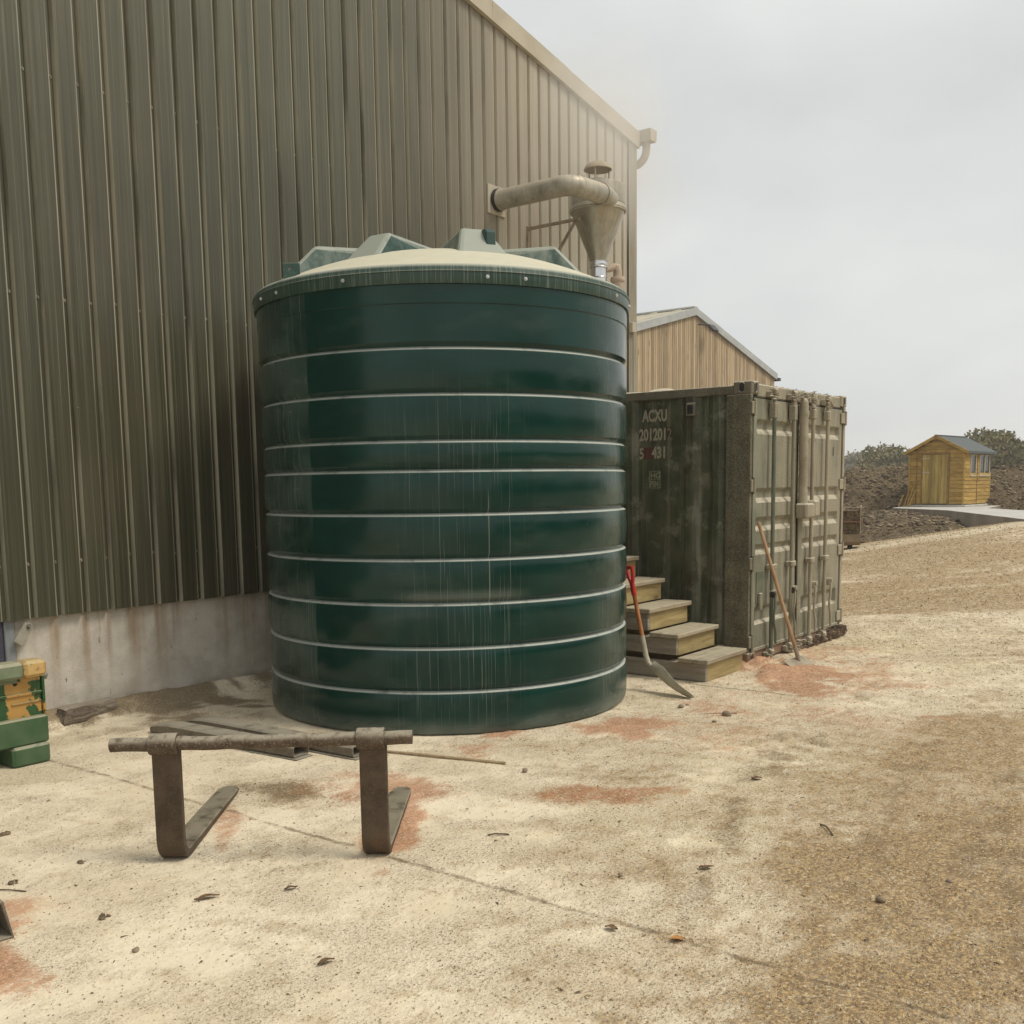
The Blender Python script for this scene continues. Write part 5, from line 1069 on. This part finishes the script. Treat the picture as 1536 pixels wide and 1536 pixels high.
for (a0, a1, nn) in ((.42, .84, 1), (1.16, 1.98, 2)):
    wz0, wz1 = .88, 1.50; w_ = obj('window', MB().box(a0, a1, -.004, .004, wz0, wz1, MS), GLASS, shed)
    fr = MB()
    for (p, q, r, s) in ((a0 - .02, a0 + .02, wz0 - .03, wz1 + .02), (a1 - .02, a1 + .02, wz0 - .03, wz1 + .02)): fr.cbox(p, q, -.030, .0, r, s, .003, MS)
    fr.cbox(a0, a1, -.034, .0, wz0 - .035, wz0 + .005, .003, MS); fr.cbox(a0, a1, -.030, .0, wz1 - .015, wz1 + .02, .003, MS)
    for q in range(1, nn): xq = a0 + (a1 - a0) * q / nn; fr.cbox(xq - .02, xq + .02, -.030, .0, wz0, wz1, .003, MS)
    obj('window_frame', fr, WHT, w_)
MA = MS @ Matrix(((0, 0, 1, 0), (1, 0, 0, 0), (0, 1, 0, 0), (0, 0, 0, 1)))     # (b, c, a)
sl_ = (HR - HE) / (GW / 2); ov = .13
for sgn in (-1, 1):
    be = GW / 2 + sgn * (GW / 2 + ov); ze_ = HR - sl_ * (GW / 2 + ov)
    pl = [(GW / 2, HR + .015), (be, ze_ + .015), (be, ze_ - .03), (GW / 2, HR - .03)]
    obj('roof', MB().prism(pl if sgn < 0 else pl[::-1], -.09, GD + .10, MA), FELT, shed)
    bb = [(GW / 2, HR + .022), (be, ze_ + .022), (be, ze_ - .075), (GW / 2, HR - .075)]
    obj('barge_board', MB().prism(bb if sgn < 0 else bb[::-1], -.118, -.092, MA), SHB, shed)
obj('fascia', MB().box(-.09, GD + .10, -ov - .015, -ov + .0, HE - sl_ * ov - .06, HE - sl_ * ov + .012, MS), FELT, shed)
obj('finial', MB().cbox(-.135, -.118, GW / 2 - .04, GW / 2 + .04, HR - .13, HR + .03, .006, MS), DRED, shed)
obj('ridge_cap', MB().cbox(-.09, GD + .1, GW / 2 - .06, GW / 2 + .06, HR - .002, HR + .022, .004, MS), FELT, shed)
for k, (b, h_, ln) in enumerate(((GW + .03, .50, .10), (GW - .06, .62, .16), (GW - .16, .46, .10), (GW + .16, .30, .04))):
    p0 = MS @ Vector((-.22 - .03 * k, b, -.055)); p1 = MS @ Vector((-.05, b - ln, h_))
    solo('timber_offcut', MB().tube([p0, p1], .028, 4, True), SHB, tuple(p0), ('timber offcut at the very left corner of the garden shed', 'tallest timber offcut leaning on the front of the garden shed', 'timber offcut leaning nearest the shed door', 'shortest timber offcut, outermost of those by the shed')[k], 'offcut', 'timber offcuts by the shed')

# ---------------------------------------------------------------- mesh bin of soil past the container
bz0 = GZ(20.6, 7.1) - .02
bn_ = thing('mesh_bin', 'open mesh sided bin filled with dark soil beyond the container', 'bin', (20.6, 7.3, bz0))
MBN = frame((20.42, 6.86, bz0), (math.cos(R_(19)), math.sin(R_(19)), 0), (-math.sin(R_(19)), math.cos(R_(19)), 0))
RIMC = simple('pale_bin_rim', (.30, .255, .18), (.40, .35, .26), 9, .7); PAN = simple('brown_pan', (.17, .125, .075), (.25, .19, .12), 7, .85)
obj('pan', MB().prism([(.10, .10), (1.10, .10), (1.2, .20), (1.2, .32), (0, .32), (0, .17)], 0, 1.3, MBN @ Matrix(((1, 0, 0, 0), (0, 0, 1, 0), (0, 1, 0, 0), (0, 0, 0, 1)))), PAN, bn_)
for (a, b) in ((0, 0), (1.19, 0), (0, 1.29), (1.19, 1.29)): obj('corner_post', MB().box(a, a + .018, b, b + .018, .3, .86, MBN), RIMC, bn_)
for z in (.845, .56): obj('rail', MB().box(-.01, 1.21, -.012, .012, z, z + .020, MBN).box(-.012, .012, .012, 1.3, z, z + .020, MBN), RIMC if z > .8 else simple('rusty_rail', (.20, .10, .06), (.28, .15, .09), 9, .8), bn_)
mb = MB()
for k in range(13): mb.box(.08 * k + .08, .08 * k + .083, -.003, .003, .32, .85, MBN); mb.box(-.003, .003, .09 * k + .08, .09 * k + .083, .32, .85, MBN)
obj('mesh_wires', mb, PAN, bn_, kind='stuff')
obj('skid', MB().box(.15, 1.05, .15, .25, 0, .10, MBN).box(.15, 1.05, 1.05, 1.15, 0, .10, MBN), BLACK, bn_)
mb = MB().box(.02, 1.18, .02, 1.28, .3, .78, MBN)
so = tag(obj('bin_soil', mb, SOIL, None), 'dark soil filling the mesh bin beyond the container', 'soil'); so['kind'] = 'stuff'
mb = MB()
for k in range(420):
    p = MBN @ Vector((random.uniform(0.02, 1.18), random.choice((.012, .012, random.uniform(0, 1.28))), random.uniform(.34, .82))); r = random.uniform(.02, .05); vs, fs = shapes[k % 24]
    mb.add([(q.x * r + p.x, q.y * r + p.y, q.z * r + p.z) for q in vs], fs)
tag(obj('bin_clods', mb, clod_m), kind='stuff')

# ---------------------------------------------------------------- trees and hedge
def leafmat(name, c1, c2, c3):
    t = T(name, .6, spec=.3); k = t.attr('leaf').outputs['Fac']; c = t.mix(t.ss(k, 0, .6), c1, c2); c = t.mix(t.ss(k, .6, 1.0), c, c3); t.col(c); return t.m
LEAF1 = leafmat('autumn_leaf', (.075, .08, .035), (.18, .165, .07), (.31, .25, .11)); LEAF2 = leafmat('dark_leaf', (.035, .048, .02), (.085, .10, .04), (.15, .145, .06)); LEAF3 = leafmat('brown_leaf', (.075, .07, .05), (.13, .12, .08), (.18, .165, .105))
BARK = simple('bark', (.05, .04, .03), (.10, .08, .06), 3, .95)
def crown_mesh(name, blobs, n, size, mat, sd):
    rs = np.random.RandomState(sd); V = []; K = []
    vol = np.array([b[3] * b[4] * b[5] for b in blobs]); pr = vol / vol.sum()
    for b, cnt in zip(blobs, (pr * n).astype(int)):
        d = rs.normal(size=(cnt, 3)); d /= np.linalg.norm(d, axis=1)[:, None]; r = rs.rand(cnt) ** .35
        nse = .72 + .5 * vnoise(d[:, 0] * 2.6 + b[0] * 3 + 50, d[:, 1] * 2.6 + d[:, 2] * 3.1 + 50)
        V.append(np.array(b[:3]) + d * (r * nse)[:, None] * np.array(b[3:6])); K.append(np.clip(.25 * rs.rand(cnt) + .75 * vnoise(V[-1][:, 0] * 1.1 + 9, V[-1][:, 2] * 1.3 + V[-1][:, 1]), 0, 1))
    P0 = np.concatenate(V); K = np.concatenate(K); n = len(P0)
    u = rs.normal(size=(n, 3)); u /= np.linalg.norm(u, axis=1)[:, None]; w = rs.normal(size=(n, 3)); w -= (w * u).sum(1)[:, None] * u; w /= np.linalg.norm(w, axis=1)[:, None]
    s = size * (.6 + .8 * rs.rand(n))[:, None]; q = np.stack([P0 - u * s, P0 + w * s * .55, P0 + u * s, P0 - w * s * .55], 1).reshape(-1, 3)
    me_ = bpy.data.meshes.new(name); me_.from_pydata(q.tolist(), [], np.arange(4 * n).reshape(n, 4).tolist()); me_.materials.append(mat)
    at_ = me_.attributes.new('leaf', 'FLOAT', 'POINT'); at_.data.foreach_set('value', np.repeat(K, 4)); return me_
def tree(az_, d, base, h, spread, label, mat, sd, n=5200, size=.16, name='tree', low=.22):
    x, y = d * math.cos(R_(az_)), d * math.sin(R_(az_)); rs = random.Random(sd)
    tr = thing(name, label, 'tree', (x, y, base), 'trees beyond the soil bank')
    tk = MB().tube([(x, y, base), (x + .1, y, base + h * .3), (x, y + .1, base + h * .6), (x, y, base + h * .85)], [.22, .17, .10, .03], 8)
    bl = []
    for k in range(9):
        q = rs.uniform(0, 6.28); rr = spread * rs.uniform(.15, .62); zz = h * rs.uniform(low + .1, .82); s = spread * rs.uniform(.30, .52)
        bl.append((rr * math.cos(q), rr * math.sin(q), zz, s, s, s * rs.uniform(.7, 1.0)))
        tk.tube([(x, y, base + zz * .6), (x + rr * .6 * math.cos(q), y + rr * .6 * math.sin(q), base + zz * .85), (x + rr * math.cos(q), y + rr * math.sin(q), base + zz)], [.08, .05, .02], 5)
    bl.append((0, 0, h * .80, spread * .45, spread * .45, h * .19)); bl.append((0, 0, h * .5, spread * .7, spread * .7, h * .28))
    obj('trunk', tk, BARK, tr); link('crown', crown_mesh('crown', bl, n, size, mat, sd), tr)
tree(17.35, 92, .8, 3.5, 3.5, 'rounded olive tree beyond the soil heap, just left of the garden shed', LEAF1, 3, 7000, .17)
tree(18.15, 96, .6, 2.2, 1.9, 'low dark bushy tree between the garden shed and the hazy trees', LEAF2, 4, 4500, .17)
tree(19.25, 150, .4, 4.4, 4.2, 'pale hazy far tree nearest the container', LEAF3, 5, 4500, .26)
tree(20.4, 155, .4, 3.8, 4.4, 'pale hazy far tree half hidden by the container', LEAF3, 6, 4000, .26)
tree(18.7, 170, .4, 3.9, 5.0, 'pale hazy far tree between the other two', LEAF3, 15, 4000, .28)
tree(12.15, 78, .8, 4.2, 2.7, 'tall yellowing tree rising over the right end of the shed roof', LEAF1, 7, 7500, .16)
tree(11.3, 82, .8, 3.5, 3.0, 'yellow green tree at the right edge of the photo', LEAF1, 8, 6000, .16)
tree(10.6, 80, .6, 3.0, 2.8, 'dark green tree cut by the right edge of the photo', LEAF2, 9, 5000, .16)
tree(13.0, 95, .6, 2.7, 2.4, 'small tree hidden mostly behind the shed roof', LEAF2, 10, 3000, .18)
bl = []
for k in range(26):
    a = 20.6 + k * .42; d = 58; bl.append((d * math.cos(R_(a)) - 55, d * math.sin(R_(a)) - 20, random.uniform(1.0, 1.35), .6, .6, .62))
hd_ = tag(link('hedge', crown_mesh('hedge', bl, 9000, .10, leafmat('hedge_leaf', (.022, .045, .010), (.055, .085, .022), (.085, .11, .035)), 12), None, (55, 20, 0)), 'low green hedge beyond the left end of the soil bank', 'hedge')

# ---------------------------------------------------------------- bits lying about
def at_ground(x, y, dz=0): return (x, y, GZ(x, y) + dz)
STONE = simple('brown_stone', (.19, .145, .10), (.34, .27, .19), 20, .9); LEAFD = simple('dry_leaf', (.10, .055, .025), (.19, .11, .05), 30, .8); LEAFO = simple('orange_leaf', (.36, .15, .03), (.48, .24, .07), 30, .7); TWIG = simple('twig', (.075, .05, .033), (.15, .11, .075), 30, .9)
info = [('stone', 6.82, 3.61, .036, 'lumpy brown stone lying by the tip of the shovel'), ('stone', 6.76, 3.21, .040, 'round brown stone standing alone beyond the shovel tip'), ('stone', 6.52, 3.19, .022, 'small brown pebble nearer than the round stone'), ('stone', 4.74, 3.54, .030, 'dark pebble past the end of the long stick'), ('stone', 2.02, 3.31, .017, 'small dark oval pebble on pale dust low at the left'), ('stone', 3.67, 2.23, .018, 'small pebble below the right hand fork, out on the pale dust'), ('stone', 4.05, 1.24, .022, 'pebble in the brown dirt at the lower right'), ('stone', 4.41, 1.07, .018, 'pebble farthest right in the brown dirt'), ('stone', 6.90, 3.60, .022, 'small flat stone touching the lumpy stone by the shovel')]
for nm, x, y, r, lab in info:
    r *= .8; vs, fs = blob(r, int(x * 100), 1, .75); z = GZ(x, y) + r * .45
    solo('stone', MB().add([(p.x + x, p.y + y, p.z + z) for p in vs], fs, 0, True), STONE, (x, y, GZ(x, y)), lab, 'stone', 'stones on the yard')
def leaf(x, y, L, w, ang, mat, lab, nm='dry_leaf', cat='leaf'):
    L *= .8; w *= 1.5; mb = MB(); z = GZ(x, y) + .006; u = Vector((math.cos(ang), math.sin(ang), 0)); v = Vector((-u.y, u.x, 0)); n = 7
    for i in range(n):
        f = i / (n - 1); ww = w * math.sin(math.pi * min(.97, max(.03, f))) ** .8; c_ = Vector((x, y, z)) + u * (L * (f - .5)) + v * (.05 * L * math.sin(f * 4)); c_.z += .006 * abs(math.sin(f * 4 + x))
        mb.v += [tuple(c_ - v * ww + Vector((0, 0, .008))), tuple(c_), tuple(c_ + v * ww + Vector((0, 0, .004)))]
    mb.f = [q for i in range(n - 1) for q in ((3 * i, 3 * i + 3, 3 * i + 4, 3 * i + 1), (3 * i + 1, 3 * i + 4, 3 * i + 5, 3 * i + 2))]; mb.mi = [0] * len(mb.f); mb.sm = [True] * len(mb.f)
    solo(nm, mb, mat, (x, y, GZ(x, y)), lab, cat, 'leaves on the yard')
leaf(2.47, 3.50, .13, .013, -.35, LEAFD, 'long curled brown leaf below the left hand fork'); leaf(2.74, 3.29, .075, .010, -.3, LEAFD, 'small narrow brown leaf right of the long curled one'); leaf(2.36, 2.66, .09, .011, -.1, LEAFD, 'brown curled leaf near the bottom edge of the photo')
leaf(3.25, 1.73, .070, .015, -.8, LEAFO, 'bright orange leaf lying on the slab joint'); leaf(3.96, 1.97, .085, .013, -.7, LEAFD, 'broad brown leaf on the pale dust right of the slab joint'); leaf(3.19, 1.98, .07, .012, -1.5, LEAFD, 'dark leaf just below the slab joint'); leaf(5.37, 2.36, .08, .018, -.8, LEAFD, 'brown leaf out on the open yard beyond the dark patch')
def twig(pts, r, lab):
    p = [Vector((x, y, GZ(x, y) + r + h)) for x, y, h in pts]; solo('twig', MB().tube(p, r, 6), TWIG, tuple(p[0]), lab, 'twig', 'twigs on the yard')
twig([(3.75, 3.03, 0), (3.765, 3.0, .008), (3.80, 2.965, .003), (3.815, 2.95, 0)], .0045, 'short bent twig to the right of the right hand fork'); twig([(4.82, 1.78, .0), (4.77, 1.73, .012), (4.69, 1.67, .002)], .004, 'thin dark twig on the open yard at the right')
twig([(6.68, 3.40, 0), (6.78, 3.28, .006), (6.86, 3.18, .004)], .003, 'thin straight twig pointing away past the shovel tip'); twig([(1.98, 4.36, 0), (2.03, 4.27, .004), (2.07, 4.2, 0)], .003, 'twig by the hollow section at the left edge')
cl_info = [(2.11, 3.68, .022, 'crumbled dark clod on pale dust below the left fork'), (2.39, 4.33, .018, 'small dark clod left of the left fork foot'), (2.09, 4.34, .018, 'small clod near the left edge of the photo'), (2.37, 5.0, .025, 'dark clod at the far left beside the green weight block')]
for x, y, r, lab in cl_info:
    mb = MB()
    for k in range(6):
        vs, fs = shapes[k]; rr = r * random.uniform(.35, .8); ox, oy = random.gauss(0, r * .7), random.gauss(0, r * .7); mb.add([(p.x * rr + x + ox, p.y * rr + y + oy, p.z * rr + GZ(x, y) + rr * .4) for p in vs], fs)
    solo('clod', mb, clod_m, (x, y, GZ(x, y)), lab, 'clod', 'clods on the yard')
# grit, chaff and grain strewn over the yard (nobody could count it)
def strew(name, n, pick, size, mats, flat=.35, kind='stuff'):
    rs = np.random.RandomState(len(name) + n); x, y, s = pick(rs, n); n = len(x); z = gz(x, y)
    r = size * (.45 + 1.1 * rs.rand(n) ** 2) * s; a = rs.rand(n) * 6.283; el = 1 + 1.6 * rs.rand(n) ** 2; h = r * flat * (.5 + rs.rand(n))
    ca_, sa_ = np.cos(a), np.sin(a); V = []
    for (u, v, w) in ((1, 0, 0), (-.5, .75, 0), (-.7, -.6, 0), (.05, .05, 1)):
        V.append(np.stack([x + (u * ca_ * el - v * sa_) * r, y + (u * sa_ * el + v * ca_) * r, z + .002 + w * h * 2 + (rs.rand(n) * .5 * h)], 1))
    V = np.stack(V, 1).reshape(-1, 3); b = (np.arange(n) * 4)[:, None]; Fs = np.concatenate([b + np.array(f) for f in ((0, 1, 3), (1, 2, 3), (2, 0, 3))], 0)
    me_ = bpy.data.meshes.new(name); me_.from_pydata(V.tolist(), [], Fs.tolist())
    for q in mats: me_.materials.append(q)
    me_.polygons.foreach_set('material_index', np.tile((rs.rand(n) * len(mats)).astype(int), 3)); return tag(link(name, me_), kind=kind)
def far_pick(dens):
    def f(rs, n):
        d = 8 + 18 * rs.rand(n) ** 1.1; a = np.radians(26 + 16 * (rs.rand(n) * 2 - 1)); x, y = d * np.cos(a), d * np.sin(a)
        m_ = patch_masks(x, y); keep = (rs.rand(n) < dens(m_)) & (~((x > KX0 - .1) & (x < KX1 + .1) & (y > KY - .05))) & (y < 7) & (np.degrees(np.arctan2(y, x)) < 40)
        return x[keep], y[keep], np.clip(d[keep] / 17, .35, 1.3)
    return f
def view_pick(dens):
    def f(rs, n):
        out = []
        d = 2.2 + 9.5 * rs.rand(n) ** 1.15; a = np.radians(37.4 + 28 * (rs.rand(n) * 2 - 1)); x, y = d * np.cos(a), d * np.sin(a)
        m_ = patch_masks(x, y); keep = rs.rand(n) < dens(m_); keep &= (y < 7.0) & (np.hypot(x - TC[0], y - TC[1]) > TR + .01)
        return x[keep], y[keep], np.ones(keep.sum())
    return f
flat_m = lambda nm, a, b: simple(nm, a, b, 40, .95, bump=0)
G1, G2, G3 = flat_m('grit_dark', (.10, .07, .04), (.16, .115, .07)), flat_m('grit_brown', (.20, .14, .08), (.30, .22, .13)), flat_m('grit_pale', (.50, .42, .28), (.62, .53, .35))
strew('yard_grit', 110000, view_pick(lambda q: np.clip(.30 + .6 * q['b'] + .5 * q['d'], 0, 1)), .0027, [G1, G2, G2, G3], .4)
strew('yard_chips', 5000, view_pick(lambda q: np.clip(.10 + .75 * q['b'], 0, 1)), .0058, [G1, G1, G2, flat_m('straw_chip', (.50, .41, .22), (.62, .52, .30))], .25)
strew('far_grit', 60000, far_pick(lambda q: np.clip(.18 + .8 * q['b'], 0, 1)), .0085, [G2, G2, G3], .45)
K1, K2, K3 = flat_m('pink_grain', (.50, .215, .105), (.60, .30, .16)), flat_m('red_grain', (.30, .095, .042), (.40, .15, .07)), flat_m('pale_grain', (.62, .46, .32), (.68, .53, .38))
strew('spilled_grain', 110000, view_pick(lambda q: np.clip(q['p'] * 1.3, 0, 1) ** 1.5), .0036, [K1, K1, K2, K3, G3], .55)

# ---------------------------------------------------------------- wood across the fields, mirrored in the tank
bl = []
for k in range(34):
    bl.append((-4 + 2.4 * k, -27 + random.uniform(-2, 2), random.uniform(1.6, 3.0), 2.6, 2.2, random.uniform(2.2, 3.2)))
tag(link('far_wood', crown_mesh('far_wood', bl, 9000, .75, LEAF2, 21)), kind='stuff')

# ---------------------------------------------------------------- dust blowing from the cyclone, and the hazy air
def volume(name, mb, col, dens, aniso, soft=None):
    m_ = bpy.data.materials.new(name); m_.use_nodes = True; nt = m_.node_tree; nt.nodes.clear()
    out = nt.nodes.new('ShaderNodeOutputMaterial'); v = nt.nodes.new('ShaderNodeVolumePrincipled'); v.inputs['Color'].default_value = col + (1,); v.inputs['Anisotropy'].default_value = aniso
    v.inputs['Density'].default_value = dens
    if soft:
        tcn = nt.nodes.new('ShaderNodeTexCoord'); ln = nt.nodes.new('ShaderNodeVectorMath'); ln.operation = 'LENGTH'; sc = nt.nodes.new('ShaderNodeVectorMath'); sc.operation = 'DIVIDE'; sc.inputs[1].default_value = soft
        nt.links.new(tcn.outputs['Object'], sc.inputs[0]); nt.links.new(sc.outputs[0], ln.inputs[0])
        no = nt.nodes.new('ShaderNodeTexNoise'); no.inputs['Scale'].default_value = 1.3; no.inputs['Detail'].default_value = 3; nt.links.new(tcn.outputs['Object'], no.inputs['Vector'])
        ad = nt.nodes.new('ShaderNodeMath'); ad.operation = 'MULTIPLY_ADD'; ad.inputs[1].default_value = 1.1; nt.links.new(no.outputs[0], ad.inputs[0]); nt.links.new(ln.outputs['Value'], ad.inputs[2])
        mr = nt.nodes.new('ShaderNodeMapRange'); mr.inputs[1].default_value = 1.45; mr.inputs[2].default_value = .55; mr.inputs[3].default_value = 0; mr.inputs[4].default_value = dens; nt.links.new(ad.outputs[0], mr.inputs[0]); nt.links.new(mr.outputs[0], v.inputs['Density'])
    nt.links.new(v.outputs[0], out.inputs['Volume']); return obj(name, mb, m_, None, kind='stuff')
pl_c = (10.55, 6.42, 5.55); mb = MB(); mb.lathe([(.001, -1.35)] + [(1.0 * math.cos(R_(q)), 1.35 * math.sin(R_(q))) for q in range(-75, 90, 15)] + [(.001, 1.35)], 24)
mb.v = [(x * 1.9, y * .62, z) for x, y, z in mb.v]
pm = volume('dust_plume', mb, (.98, .965, .94), .80, .2, (1.9, .62, 1.35)); pm.location = pl_c
volume('haze', MB().box(-430, 950, -525, 940, -1.3, 10.6), (.95, .96, .965), .0013, .3)
